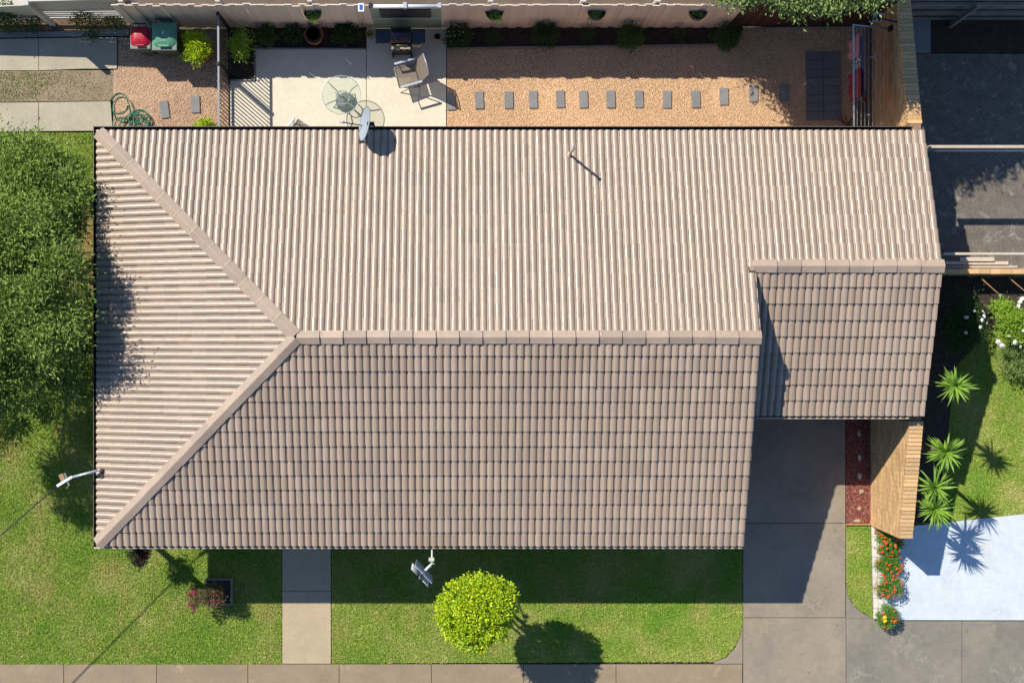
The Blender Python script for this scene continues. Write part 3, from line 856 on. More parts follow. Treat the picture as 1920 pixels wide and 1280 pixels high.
# green screen
t = thing('garden_screen', 'sage green sheet screen with a dark mosaic panel behind the barbecue', 'screen', ((fg0+fg1)/2, YF, 0)); hw = (fg1-fg0)/2
MB().box(-hw+.01, hw-.01, -.01, .01, 0, .86).build('lower_panel', GREENP, t)
MB().box(-hw+.01, hw-.01, -.01, .01, .90, 1.74).build('upper_panel', GREENP, t)
MB().box(-hw+.008, hw-.008, -.03, .014, .85, .905).build('mid_rail', SLATG, t)
MB().tube([(-hw, -.01, 1.80), (hw, -.01, 1.80)], .045, 8).build('top_tube', WHITEM, t)
MB().box(-.04, .04, -.06, .06, 1.74, 1.88).build('bracket', ALU, t)
MB().box(hw-.08, hw-.01, -.05, .05, 1.74, 1.87).build('bracket', ALU, t)
MB().box(-hw+.01, -hw+.09, -.05, .05, 1.74, 1.87).build('bracket', BLACKM, t)
mo = MB().box(-hw+.22, hw-.24, -.035, -.012, .97, 1.66).build('mosaic_panel', M('dark mosaic', (.03, .035, .04), (.05, .05, .05), rough=.3, fineamt=.4), t)
b = MB()
for i in range(90):
    x = random.uniform(-hw+.25, hw-.27); z = random.uniform(.99, 1.64); s = random.uniform(.006, .015)
    b.add([(x-s*2, -.038, z), (x, -.038, z-s), (x+s*2, -.038, z), (x, -.038, z+s)], [(0, 1, 2, 3)])
o = b.build('mosaic_flecks', flat('grey green flecks', (.30, .34, .28)), mo)
# solar light
t = thing('solar_light', 'small white solar light panel on top of the cream fence', 'light', W(677, 14, 1.9)); t.location.z = 1.86
MB().box(-.065, .065, -.09, .09, 0, .03).build('frame', WHITEM, t, bevel=.004)
MB().box(-.035, .035, -.055, .055, .03, .034).build('solar_cell', flat('blue cell', (.03, .12, .5), .3), t)
MB().tube([(-.0, -.09, .0), (.03, -.12, -.3), (-.01, -.10, -.6), (-.06, -.10, -1.1)], .004, 4).build('cable', CABLE, t)
# wall planters
def foliage(name, lobes, n, leaf, mat, parent=None, asp=.4, clump=.16, nclump=120, shell=(.55, 1.0), up=.25, seed=1, wpow=1.0, flat_=.0, zmin=.02, curl=.25):
    r = np.random.default_rng(seed)
    vol = np.array([l[3]*l[4]*l[5] for l in lobes]); vol = vol**wpow; pick = r.choice(len(lobes), nclump, p=vol/vol.sum())
    Lb = np.array(lobes)[pick]
    d = r.normal(size=(nclump, 3)); d[:, 2] += up; d /= np.linalg.norm(d, axis=1)[:, None]
    rad = r.uniform(shell[0]**2, shell[1]**2, nclump)**.5
    C = Lb[:, :3]+d*Lb[:, 3:6]*rad[:, None]
    which = r.integers(0, nclump, n)
    cs = clump*r.uniform(.6, 1.3, nclump)
    P = C[which]+r.normal(size=(n, 3))*cs[which][:, None]*np.array([1, 1, .6])
    P[:, 2] = np.maximum(P[:, 2], zmin)
    out = P-C[which]+d[which]*cs[which][:, None]*1.3
    ax = out/np.maximum(np.linalg.norm(out, axis=1), 1e-6)[:, None]+r.normal(size=(n, 3))*.7
    ax[:, 2] *= (1-flat_); ax /= np.linalg.norm(ax, axis=1)[:, None]
    nr = r.normal(size=(n, 3))*.7; nr[:, 2] += 1.0
    sd = np.cross(ax, nr); sd /= np.maximum(np.linalg.norm(sd, axis=1), 1e-6)[:, None]
    nn = np.cross(sd, ax)
    L = leaf*r.uniform(.6, 1.35, n)[:, None]; Wd = L*asp/2
    V = np.zeros((n, 6, 3), np.float32)
    V[:, 0] = P; V[:, 1] = P+ax*L*.45+sd*Wd+nn*L*.08; V[:, 2] = P+ax*L-nn*L*curl*.3; V[:, 3] = P+ax*L*.45-sd*Wd+nn*L*.08
    V = V[:, :4]
    F = np.stack([np.array([0, 1, 2]), np.array([0, 2, 3])])[None]+(np.arange(n)*4)[:, None, None]
    V = V.reshape(-1, 3)
    V[:, 2] = np.maximum(V[:, 2], .004)
    return quick(name, V, F.reshape(-1, 3), mat, parent)

for (px, py, s, lab, lm) in ((586, 19, 1, 'half round wall basket with trailing plant, above the big terracotta pot', L_BRIGHT), (927, 22, 2, 'half round wall basket with yellow green plant, first right of the screen', L_BRIGHT),
                     (1119, 22, 3, 'half round wall basket with a pale plant hanging low at its left', L_GREY), (1309, 17, 4, 'bare dark half round wall basket near the right end of the cream fence', None)):
    z = 1.42; p = W(px, py, z)
    t = thing('wall_basket', lab, 'planter', (p.x, YF-.012, z-.12), 0, 'baskets on the cream fence')
    b = MB(); n = 12
    ring = []
    for rr, zz in ((.05, -.16), (.13, -.10), (.19, .02), (.195, .14)):
        ring.append([(math.cos(math.pi*k/n)*rr, -math.sin(math.pi*k/n)*rr*.95, zz) for k in range(n+1)])
    for i in range(3):
        b.add(ring[i]+ring[i+1], [(k, k+1, n+2+k, n+1+k) for k in range(n)], smooth=True)
    b.build('basket', flat('coir lining', (.10, .075, .05)), t)
    b = MB(); b.tube(ring[3], .008, 5); b.build('rim', M('brass wire', (.35, .26, .10), rough=.5), t)
    MB().add([(math.cos(math.pi*k/n)*.185, -math.sin(math.pi*k/n)*.175, .10) for k in range(n+1)], [tuple(range(n+1))[::-1]]).build('potting_soil', SOIL, t)
    foliage('foliage', [(0, -.06, .14, .13, .05, .04)], 260, .035, L_DARK, t, seed=s+40, nclump=16, clump=.03, zmin=.08)
    if lm: meta(foliage('trailing_shoots', [(.05 if s != 3 else -.07, -.17, .14, .09, .05, .05)], 160, .04, lm, t, seed=s+50, nclump=5, clump=.035, zmin=-.1), kind='stuff')

# west slatted fence
t = thing('slat_fence', 'grey horizontal slat fence with bright gaps at the top left corner', 'fence', (W(160, 39).x, W(160, 39).y, 0)); c = Vector(t.location)
xa, xb, yy = W(99, 40).x, fx0+.35, W(100, 40).y
zs = .20
k = 0
while zs < 1.75:
    sag = random.uniform(-.006, .006)
    gap = (.10, .045, .06, .05, .012, .008, .006, .004, .004, .004, .004, .004, .004, .004)[min(k, 13)]
    b = MB(); b.beam(Vector((xa, yy+.005, (zs+.055)*.90))-c, Vector((xb, yy+.01, zs+.055+sag))-c, .02, .11); b.build('slat', SLATG, t)
    b = MB(); b.beam(Vector((-13.5, yy-.10, (zs+.055)*.55))-c, Vector((xa-.09, yy, (zs+.055)*.74))-c, .02, .11); b.build('slat', SLATG, t)
    zs += .11+gap; k += 1
b = MB(); b.box(-.05, .05, -.05, .05, 0, 1.78); o = b.build('post', SLATG, t); o.location = W(100, 46)-c
b = MB(); b.box(-.06, .06, -.06, .06, 0, 1.9); o = b.build('post', SLATG, t); o.location = Vector((fx0+.3, yy+.08, 0))-c
b = MB(); b.box(-.04, .04, -.06, .06, 0, 1.15); o = b.build('post', SLATG, t); o.location = Vector((-12.5, yy+.0, 0))-c

# black picket fence beside patio
xg = W(431, 100).x
t = thing('picket_fence', 'black metal picket fence and gate between the bins and the patio', 'fence', (xg, W(0, 140).y, 0)); c = Vector(t.location)
y0, y1 = W(0, 57).y, W(0, 300).y
for z in (.12, 1.36):
    MB().beam(Vector((xg, y0, z))-c, Vector((xg+.02, y1, z))-c, .04, .04).build('rail', BLACKM if z < 1 else GREYM, t)
me = None; n = int((y0-y1)/.092)
for i in range(n):
    if me is None:
        o = MB().box(-.009, .009, -.009, .009, .06, 1.34).build('picket', BLACKM, t); me = o.data
    else: o = bpy.data.objects.new('picket', me); link(o, t)
    o.location = Vector((xg+.01, y0-.06-i*.092, 0))-c
for y in (y0, W(0, 145).y, y1):
    MB().box(-.032, .032, -.032, .032, 0, 1.42).build('post', BLACKM, t).location = Vector((xg, y, 0))-c

# east: rail side fence
YE = W(0, 36).y
t = thing('rail_fence', 'weathered grey paling fence seen from its rail side, top right corner', 'fence', (11.0, YE, 0)); c = Vector(t.location)
me = None
for i in range(56):
    x = XO+.05+i*.115
    if me is None: o = MB().box(-.053, .053, -.008, .008, 0, 1.75).build('paling', WOODG, t); me = o.data
    else: o = bpy.data.objects.new('paling', me); link(o, t)
    o.location = Vector((x, YE+.03+random.uniform(-.004, .004), random.uniform(-.02, .02)))-c
for z in (.16, .70, 1.34):
    MB().beam(Vector((XO+.02, YE-.03, z))-c, Vector((XO+6.4, YE-.03, z))-c, .06 if z > 1 else .045, .09).build('rail', WOODG, t)
t = thing('timber_post', 'leaning grey timber post in front of the rail fence', 'post', W(1781, 49)); 
m = MB(); m.beam((0, 0, 0), W(1836, 10, 1.7)-W(1781, 49), .09, .09, up=(0, 1, 0)); m.build('post', WOODG, t)

# clothesline on the rear wing wall
ZC = 1.8; xo = W(1600, 50, ZC).x; y0 = W(0, 47, ZC).y; yw = y0; y1 = W(0, 262, ZC).y
t = thing('clothesline', 'folding wall clothesline with thin wires and small pegs beside the rear brick wall', 'clothesline', (xo, y0, 0)); c = Vector(t.location)
MB().tube([Vector((xo, y0, ZC))-c, Vector((xo+.02, y1, ZC))-c], .022, 8).build('front_bar', ALU, t)
MB().tube([Vector((xo, y0, ZC))-c, Vector((XI-.02, y0+.03, 1.36))-c], .018, 8).build('arm', ALU, t)
MB().tube([Vector((xo, y1, ZC))-c, Vector((XI-.02, y1+.03, 1.36))-c], .018, 8).build('arm', ALU, t)
MB().box(-.02, .02, -.06, .06, -.1, .1).build('bracket', BLACKM, t).location = Vector((XI-.03, y0+.03, 1.36))-c
for i in range(1, 10):
    f = i/10; x = xo+(XI-xo)*f; z = ZC-.44*f
    MB().tube([Vector((x, y0-.01, z))-c, Vector((x, y1, z))-c], .0035, 4).build('wire', WHITEM, t)
    for j in range(random.choice((2, 3))):
        if i < 4: continue
        y = random.uniform(y1+.4, y0-.2)
        MB().box(-.035, .035, -.006, .006, -.03, .012).build('peg', random.choice([flat('white peg', (.6, .62, .66)), flat('blue peg', (.15, .3, .45))]) , t).location = Vector((x, y, z))-c
def cloth(name, px0, px1, py0, py1, ztop, zlen, mat, label, cat='laundry', amp=.02, seed=0, both=0):
    r = random.Random(seed)
    nx, nz = 14, 6
    x = W(px1, 100, ztop).x; ya, yb = W(0, py0, ztop).y, W(0, py1, ztop).y
    t = thing(name, label, cat, (x, (ya+yb)/2, ztop), 0, 'washing on the clothesline')
    b = MB(); vs = []
    ph = r.uniform(0, 6)
    for j in range(nz+1):
        for i in range(nx+1):
            y = ya+(yb-ya)*i/nx - (ya+yb)/2
            z = -zlen*j/nz*(1+.05*math.sin(i*1.3+ph))
            vs.append((amp*math.sin(i*.9+ph+j*.4)*(j/nz+.15)+(.004), y*(1-.03*j/nz), z+.004))
    q = lambda i, j: j*(nx+1)+i
    fs = [(q(i, j), q(i+1, j), q(i+1, j+1), q(i, j+1)) for j in range(nz) for i in range(nx)]
    b.add(vs, fs, smooth=True)
    n = len(vs)
    vs2 = [(v[0]+.006, v[1], v[2]) for v in vs]
    b.add(vs2, [f[::-1] for f in fs], smooth=True)
    if both:
        vs3 = [(v[0]+.05*abs(v[2])+.01, v[1], v[2]*both) for v in vs]
        b.add(vs3, fs, smooth=True)
    b.build('fabric', mat, t)
    return t
pink = flat('pink towelling', (.60, .26, .30)); redc = flat('maroon towelling', (.33, .03, .045)); bluec = flat('blue white fabric', (.42, .50, .80))
cloth('towel', 1592, 1611, 62, 103, 1.78, .75, pink, 'faded pink towel hanging at the top end of the clothesline', 'towel', seed=1)
cloth('shirt', 1592, 1618, 66, 122, 1.72, .40, bluec, 'pale blue and white striped garment behind the pink towel', 'clothes', seed=2, amp=.03)
cloth('shirt', 1600, 1613, 103, 124, 1.76, .45, M('black and white print', (.02, .02, .02), (.75, .75, .78), scale=22, lo=.5, hi=.53, co='obj'), 'black and white garment between the pink and red towels', 'clothes', seed=3)
cloth('towel', 1590, 1614, 126, 180, 1.78, .80, redc, 'long dark red towel on the clothesline', 'towel', seed=4)
cloth('shirt', 1610, 1619, 120, 176, 1.70, .28, flat('bright blue cotton', (.22, .32, .75)), 'bright blue garment just behind the dark red towel', 'clothes', seed=5)
cloth('sock_pair', 1606, 1617, 176, 186, 1.76, .25, flat('teal knit', (.08, .16, .18)), 'small dark teal garment below the red towel', 'clothes', seed=6)
cloth('underwear', 1612, 1622, 182, 192, 1.74, .20, flat('crimson knit', (.30, .03, .09)), 'small crimson garment at the roof end of the clothesline', 'clothes', seed=7)
# lamp and timber at the wall foot
t = thing('solar_light', 'framed solar floodlight panel fixed to the rear brick wall', 'light', (W(1645, 33, 1.75).x, W(1645, 33, 1.75).y, 1.75))
fr = MB().box(-.085, .085, -.10, .10, -.02, .02).build('frame', ALU, t, bevel=.004); MB().box(-.07, .07, -.08, .07, .021, .025).build('solar_cell', flat('dark cell', (.03, .035, .05), .3), t)
MB().beam((.05, 0, -.02), (XI-t.location.x, 0, -.1), .03, .03).build('bracket', BLACKM, t); t.rotation_euler = (R(4), R(-6), R(-12))
t = thing('timber_sleeper', 'long timber sleeper lying along the foot of the rear brick wall', 'timber', (W(1627, 150).x, W(1627, 150).y, 0))
MB().box(-.05, .05, -1.35, 1.15, 0, .16).build('sleeper', WOODB, t, bevel=.006)
t = thing('timber_deck', 'narrow brown plank deck beneath the clothesline', 'deck', (W(1612, 200).x, W(1612, 200).y, 0))
for i in range(3): MB().box(-.11+i*.075, -.042+i*.075, -.7, .35, 0, .06).build('plank', WOODB, t)

# ================================================================== EAST YARD
def beam_thing(name, label, px0, px1, py, z, w, h, mat, tilt=0):
    a = W(px0, py, z); b_ = W(px1, py+tilt, z)
    t = thing(name, label, 'timber', a)
    MB().beam((0, 0, 0), b_-a, w, h).build('board', mat, t, bevel=.003)
    return t
t = beam_thing('carport_beam', 'long pale overhead beam crossing the dark yard on the right', 1740, 2300, 276, 2.2, .06, .16, WOODL)
MB().tube([(0, -.07, -.02), ((2300-1740)/82*.92, -.07, -.02)], .018).build('conduit', ALU, t)
beam_thing('carport_beam', 'pale overhead beam just beyond the small roof ridge, above the stacked boards', 1768, 2300, 476, 2.0, .05, .12, WOODL)
beam_thing('timber_board', 'short pale board, topmost of the boards by the low brick wall', 1800, 1864, 486, .55, .09, .03, WOODL)
beam_thing('timber_board', 'pale board of middle length by the low brick wall', 1768, 1890, 493, .50, .07, .03, WOODL)
beam_thing('timber_board', 'longest pale board, lowest on the low brick wall', 1768, 1907, 500, .45, .05, .03, WOODL)
# low brick wall
ya = W(0, 512, .0).y
t = thing('brick_wall', 'low brick boundary wall between the dark yard and the rose bed', 'wall', (11.2, ya, 0)); c = Vector(t.location)
MB().box(-1.5, 4.2, -.045, .045, -.05, .62).build('wall_core', BRICKM, t)
me = None
for i in range(24):
    if me is None: o = MB().box(-.115, .115, -.055, .055, 0, .076).build('brick', BRICK, t, bevel=.004); me = o.data
    else: o = bpy.data.objects.new('brick', me); link(o, t)
    o.location = (-1.38+i*.24, random.uniform(-.003, .003), .622)
for k in range(7):
    for i in range(24):
        o = bpy.data.objects.new('brick', me); link(o, t); o.scale = (1, .95, 1)
        o.location = (-1.38+i*.24+(.12 if k % 2 else 0)-.12, -.004, .622-.086*(k+1))
# rusty stakes
for i, (a, b_, lab) in enumerate((((1816, 519), (1838, 516), 'short stub'), ((1838, 520), (1907, 583), 'long leaning'), ((1842, 519), (1888, 516), 'thin level'), ((1890, 519), (1955, 575), 'second leaning'), ((1892, 520), (1950, 515), 'outer level'))):
    A = W(*a, .5); B = W(*b_, .42)
    t = thing('garden_stake', '%s rusty stake over the rose bed%s' % (lab, ' at the right picture edge' if i > 2 else ''), 'stake', A, 0, 'stakes over the rose bed')
    MB().tube([(0, 0, 0), (B-A)*.5+Vector((0, 0, .01)), B-A], .013, 5).build('stake', RUST, t)
    if i == 1: MB().lathe([(.0, -.02), (.045, 0), (.045, .015), (0, .03)], 12, tuple((B-A)*.55)).build('cap', ALU, t)
t = thing('flower_pot', 'dark round pot with a pale rim in the rose bed', 'pot', W(1922, 600, .25)); t.location.z = 0
MB().lathe([(.13, 0), (.20, .28), (.17, .28), (.16, .22), (0, .22)], 24).build('pot', flat('dark glaze', (.05, .045, .04)), t)
MB().tube([(math.cos(a/20*6.283)*.19, math.sin(a/20*6.283)*.19, .285) for a in range(20)], .012, 5, closed=True).build('rim', CREAMP, t)
foliage('foliage', [(0, 0, .38, .14, .14, .10)], 260, .06, L_MID, t, seed=77, nclump=12, clump=.05)
# ================================================================== YARD THINGS
# stepping stones
def paver_thing(px, py, rot, label, mat=PAVER, size=(.195, .39)):
    p = W(px, py)
    t = MB().box(-size[0]/2, size[0]/2, -size[1]/2, size[1]/2, -.01, .04).build('stepping_stone', mat, None, bevel=.004)
    t.location = (p.x, p.y, 0); t.rotation_euler = (0, 0, R(rot))
    return meta(t, label, 'paver', 'stepping stones')
lab = ['grey stepping stone half hidden by the patio edge and chair shadow', 'first clear stepping stone right of the patio edge', 'second clear stepping stone right of the patio edge', 'third clear stepping stone right of the patio edge',
 'fourth clear stepping stone right of the patio edge', 'grey stepping stone with one faint scuff, fifth from the patio', 'grey stepping stone with two pale scuff lines, above the vent pipe side', 'grey stepping stone just right of the scuffed one',
 'second stepping stone right of the scuffed one', 'last fully sunlit stepping stone before the tree shade', 'stepping stone half in the edge of the tree shade', 'shaded stepping stone left of the last one', 'last shaded stepping stone before the charcoal pavers']
for i, (px, py) in enumerate(((846, 190), (898.7, 188), (954, 188), (999.7, 187), (1050.5, 187), (1094, 187), (1145, 187), (1198, 187), (1250.5, 186.5), (1304.5, 186), (1357, 181), (1412.5, 176), (1470, 174))):
    paver_thing(px, py+random.uniform(-.8, .8), random.uniform(-2, 3), lab[i]).rotation_euler.x = R(random.uniform(-1.2, 1.2))
paver_thing(309, 206, 8, 'crooked stepping stone by the garden hose'); paver_thing(367, 196, 2, 'straight stepping stone by the picket fence')
t = thing('paver_pad', 'pad of charcoal pavers two wide and eight long near the clothesline', 'paving', W(1543, 162), R(1)) ; me = None
for i in range(8):
    for j in range(2):
        if me is None: o = MB().box(-.193, .193, -.094, .094, 0, .045).build('paver', PAVERD, t, bevel=.004); me = o.data
        else: o = bpy.data.objects.new('paver', me); link(o, t)
        o.location = ((j-.5)*.395, (3.5-i)*.195, random.uniform(-.003, .003))
# bed edging
def edging(name, label, pts, w=.025, h=.07, mat=WOODG, z=0):
    t = thing(name, label, 'edging', W(*pts[0])); c = W(*pts[0])
    for a, b_ in zip(pts[:-1], pts[1:]):
        MB().beam(W(*a)-c+Vector((0, 0, h/2+z)), W(*b_)-c+Vector((0, 0, h/2+z)), w, h).build('board', mat, t)
edging('bed_edging', 'thin grey board edging the long rear bed beside the gravel', [(838, 91.5), (1090, 88.5), (1378, 84)])
edging('bed_edging', 'angled grey board edging the garden bed beside the patio', [(432, 151.5), (478, 151.5), (478, 92), (686, 93)])
edging('bed_edging', 'orange timber edge closing the red mulch bed', [(1585, 982), (1631, 982)], mat=flat('orange timber', (.55, .30, .12)))
t = thing('garden_kerb', 'white painted paver border along the marigolds', 'border', W(1642, 1070)); cc = W(1642, 1070)
px0 = 1633
for i in range(9):
    ya, yb = 986+i*19.2, 986+(i+1)*19.2-.8; off = i*.45
    MB().prism([tuple((W(x, y)-cc)[:2]) for x, y in ((px0+off, ya), (px0+8+off, ya), (px0+8+off+.4, yb), (px0+off+.4, yb))], 0, .07).build('paver', M('white kerb paint', (.78, .74, .70), (.70, .62, .57), fineamt=.06) if i == 0 else bpy.data.materials['white kerb paint'], t)
    MB().prism([tuple((W(x, y)-cc)[:2]) for x, y in ((px0+9+off, ya), (px0+18+off, ya), (px0+18+off+.4, yb), (px0+9+off+.4, yb))], 0, .06).build('paver', bpy.data.materials['white kerb paint'], t)
# stones
def stone(px, py, s, mat, label, seed, sx=1.0, rz=0):
    r = random.Random(seed)
    bm = bmesh.new(); bmesh.ops.create_icosphere(bm, subdivisions=2, radius=1)
    for v in bm.verts:
        n = .85+.3*r.random()*.5+.12*math.sin(v.co.x*3+seed)+.08*math.cos(v.co.y*4+seed*2)
        v.co = Vector((v.co.x*s*sx*n, v.co.y*s*n, v.co.z*s*.6*n))
    me = bpy.data.meshes.new('garden_stone'); bm.to_mesh(me); bm.free(); me.materials.append(mat)
    me.polygons.foreach_set('use_smooth', [True]*len(me.polygons))
    o = bpy.data.objects.new('garden_stone', me); link(o); p = W(px, py); o.location = (p.x, p.y, s*.35); o.rotation_euler = (0, 0, R(rz))
    return meta(o, label, 'stone', 'stones in the mulch bed')
stone(1610, 811, .085, STONE, 'brown oval stone in the mulch bed nearest the carport roof', 1, .65)
stone(1611, 856, .075, STONEW, 'grey white stone second from the carport roof in the mulch bed', 2, .7)
stone(1611, 891, .10, STONEW, 'long white stone at the shade edge in the mulch bed', 3, .5, 10)
stone(1615, 921, .065, STONE, 'tan stone, first in the sunlit part of the mulch bed', 4, 1, 15)
stone(1611, 953, .055, STONE, 'small pointed brown stone in the sunlit mulch', 5, 1, 40)
stone(1607, 976, .06, STONE, 'flat tan stone beside the orange timber edge', 6, 1.7, 0)

# bins
def bin_(px, py, w, d, h, lid, label, mark=False, rz=0):
    p = W(px, py, h); t = thing('wheelie_bin', label, 'bin', (p.x, p.y, 0), rz, 'wheelie bins by the fence')
    b = MB()
    lo, hi = .78, 1.0
    vs = []
    for z, f in ((.06, lo), (h-.06, hi)):
        vs += [(-w/2*f, -d/2*f, z), (w/2*f, -d/2*f, z), (w/2*f, d/2*f, z), (-w/2*f, d/2*f, z)]
    b.add(vs, [(0, 3, 2, 1), (4, 5, 6, 7), (0, 1, 5, 4), (1, 2, 6, 5), (2, 3, 7, 6), (3, 0, 4, 7)]); b.build('body', BODYG, t, bevel=.02)
    b = MB(); b.box(-w/2-.012, w/2+.012, -d/2-.015, d/2+.01, h-.085, h-.05); b.build('rim', RIMP, t, bevel=.012)
    # lid: domed grid
    b = MB(); nx, ny = 10, 10; vs = []
    for j in range(ny+1):
        for i in range(nx+1):
            u, v = i/nx*2-1, j/ny*2-1
            z = h-.045+.055*(1-abs(u)**4)*(1-abs(v)**6)
            if v < -.55: z -= (abs(v)-.55)*.16
            if abs(u) < .62 and -.35 < v < .6: z += .012
            cx = 1-.06*abs(v)**8-(.05*max(0, v)**3)
            cy = 1-.05*abs(u)**6
            vs.append((u*w/2*cx, v*d/2*cy, z))
    b.add(vs, [(j*(nx+1)+i, j*(nx+1)+i+1, (j+1)*(nx+1)+i+1, (j+1)*(nx+1)+i) for j in range(ny) for i in range(nx)], smooth=True)
    e = len(b.v)
    l = b.build('lid', lid, t)
    b = MB(); b.box(-w*.24, w*.24, -d*.42, -d*.33, h+.0, h+.028); b.build('lid_handle', lid, t, bevel=.01)
    b = MB(); b.tube([(-w*.38, d/2-.02, h-.06), (-w*.38, d/2+.07, h-.03), (w*.30, d/2+.07, h-.03), (w*.30, d/2-.02, h-.06)], .014, 6); b.build('grab_bar', BLACKM, t)
    for s in (-1, 1):
        b = MB(); b.tube([(s*w*.44, d*.36, .1), (s*w*.52, d*.36, .1)], .1, 14); b.build('wheel', BLACKM, t)
    if mark:
        b = MB(); z = h+.0235
        b.add([(-.045, .07, z), (-.01, .09, z), (.0, .07, z), (.025, .095, z), (-.005, .03, z), (-.03, -.005, z), (-.03, .05, z)], [(0, 6, 5, 4, 3, 2, 1)])
        b.add([(.02, -.02, z), (.03, -.02, z), (.03, -.008, z), (.02, -.008, z)], [(0, 1, 2, 3)])
        b.add([(-.08, -.115, z), (.06, -.115, z), (.06, -.107, z), (-.08, -.107, z)], [(0, 1, 2, 3)])
        b.build('lid_emblem', flat('pale emblem print', (.55, .68, .72)), t)
    return t
bin_(262, 70, .43, .47, .93, LIDR, 'smaller wheelie bin with a bright red lid')
bin_(307, 67, .53, .60, 1.05, LIDG, 'larger wheelie bin with a green lid and pale emblem', True)

# hose
t = thing('garden_hose', 'tangled coil of green garden hose at the end of the side path', 'hose', W(240, 218))
def loop(cx, cy, rx, ry, rot, z, n=28, a0=0, a1=6.283, seed=0):
    r = random.Random(seed); out = []
    for i in range(n+1):
        a = a0+(a1-a0)*i/n
        x = cx+math.cos(a)*rx*(1+.05*math.sin(3*a+seed)); y = cy+math.sin(a)*ry
        x2 = math.cos(rot)*(x-cx)-math.sin(rot)*(y-cy)+cx; y2 = math.sin(rot)*(x-cx)+math.cos(rot)*(y-cy)+cy
        out.append(W(x2, y2)-W(240, 218)+Vector((0, 0, z+.012*math.sin(a*2+seed))))
    return out
path = []
for i, (cx, cy, rx, ry, rot) in enumerate(((223, 194, 17, 19, .3), (231, 206, 19, 24, -.2), (262, 228, 20, 22, .2), (230, 238, 19, 17, .5), (256, 236, 22, 24, -.4), (266, 232, 14, 18, .9), (262, 240, 18, 14, 0), (244, 242, 20, 22, .6), (268, 226, 15, 15, .3), (252, 232, 24, 16, -.2))):
    path += loop(cx, cy, rx, ry, rot, .02+.011*i, seed=i, a0=i*.8, a1=i*.8+5.9)
sm = []
for i in range(len(path)-1):
    sm.append(path[i]);
    if (path[i]-path[i+1]).length > .12: sm.append((path[i]+path[i+1])/2)
MB().tube(sm, .011, 5).build('hose', HOSE, t)
MB().tube([sm[0], sm[0]+Vector((.05, .02, .01))], .016, 6).build('nozzle', M('brass', (.6, .45, .15), rough=.3, metal=.8, bmp=0), t)

# glass table
t = thing('glass_table', 'round glass outdoor table with an umbrella holder in its middle', 'table', (0, 0, 0)); p = W(640, 178, .72); t.location = (p.x, p.y, 0)
RT = .43
MB().lathe([(.03, .712), (RT, .712), (RT, .720), (.03, .720)], 48, smooth=False).build('glass_top', GLASS, t)
MB().tube([(math.cos(a/48*6.283)*RT, math.sin(a/48*6.283)*RT, .716) for a in range(48)], .008, 6, closed=True).build('rim', ALU, t)
for k in range(4):
    a = R(38+90*k+ (8 if k % 2 else -6)); cx, cy = math.cos(a), math.sin(a)
    MB().tube([(cx*RT*.96, cy*RT*.96, .70), (cx*RT*.62, cy*RT*.62, .62), (cx*RT*.36+cy*.02, cy*RT*.36-cx*.02, .45), (cx*.16, cy*.16, .25), (cx*.30, cy*.30, .0)], .012, 6).build('leg', GREYM, t)
MB().tube([(math.cos(a/24*6.283)*.15, math.sin(a/24*6.283)*.15, .40) for a in range(24)], .010, 6, closed=True).build('brace_ring', ALU, t)
t = thing('umbrella_base', 'dark grey umbrella base under the glass table', 'base', (p.x+.03, p.y-.03, 0))
MB().lathe([(.22, .03), (.22, .07), (.17, .12), (.05, .14), (.03, .16)], 28).build('base', M('grey speckled stone', (.10, .10, .11), (.16, .16, .17), scale=30, fineamt=.3), t)
MB().tube([(0, 0, .14), (0, 0, .82)], .017, 8).build('tube', GREYM, t)

# sling chairs: local +X is where the sitter looks
def chair(px, py, rz, label):
    p = W(px, py, .42); t = thing('garden_chair', label, 'chair', (p.x, p.y, 0), rz, 'sling garden chairs')
    def slingpiece(name, a, b_, w, sag):
        mb = MB(); n = 6; m = 4; vs = []; a = Vector(a); b_ = Vector(b_)
        for i in range(n+1):
            for j in range(m+1):
                y = (j/m-.5)*w
                q = a.lerp(b_, i/n)+Vector((0, y, -sag*(1-(2*j/m-1)**2)))
                vs.append(q)
        fs = [(i*(m+1)+j, i*(m+1)+j+1, (i+1)*(m+1)+j+1, (i+1)*(m+1)+j) for i in range(n) for j in range(m)]
        mb.add(vs, fs, smooth=True); mb.add([v-Vector((0, 0, .004)) for v in vs], [f[::-1] for f in fs], smooth=True)
        return mb.build(name, SLING, t)
    slingpiece('seat', (.24, 0, .43), (-.20, 0, .38), .44, .015)
    slingpiece('backrest', (-.22, 0, .40), (-.44, 0, .98), .44, .0)
    for s in (-1, 1):
        y = s*.23
        MB().tube([(.25, y, .435), (-.20, y, .385), (-.28, y, .52), (-.45, y, 1.0)], .013, 6).build('side_rail', GREYM, t)
        MB().box(-.28, .22, s*.27-.025, s*.27+.025, .62, .642).build('armrest', ALU, t, bevel=.008)
        MB().tube([(.20, s*.27, .62), (.12, s*.26, .42), (-.22, s*.25, .02)], .012, 6).build('leg', GREYM, t)
        MB().tube([(-.26, s*.26, .62), (-.10, s*.26, .36), (.26, s*.26, .02)], .012, 6).build('leg', GREYM, t)
    MB().tube([(-.45, -.23, 1.0), (-.46, 0, 1.012), (-.45, .23, 1.0)], .013, 6).build('top_rail', ALU, t)
    MB().tube([(.25, -.23, .435), (.25, .23, .435)], .013, 6).build('front_rail', GREYM, t)
    MB().tube([(-.22, -.25, .02), (-.22, .25, .02)], .010, 6).build('floor_bar', GREYM, t)
    MB().tube([(.26, -.26, .02), (.26, .26, .02)], .010, 6).build('floor_bar', GREYM, t)
    return t
chair(764, 141, R(196), 'taupe sling chair half in shade at the right of the glass table')
chair(563, 252, R(55), 'taupe sling chair mostly hidden under the rear roof edge')

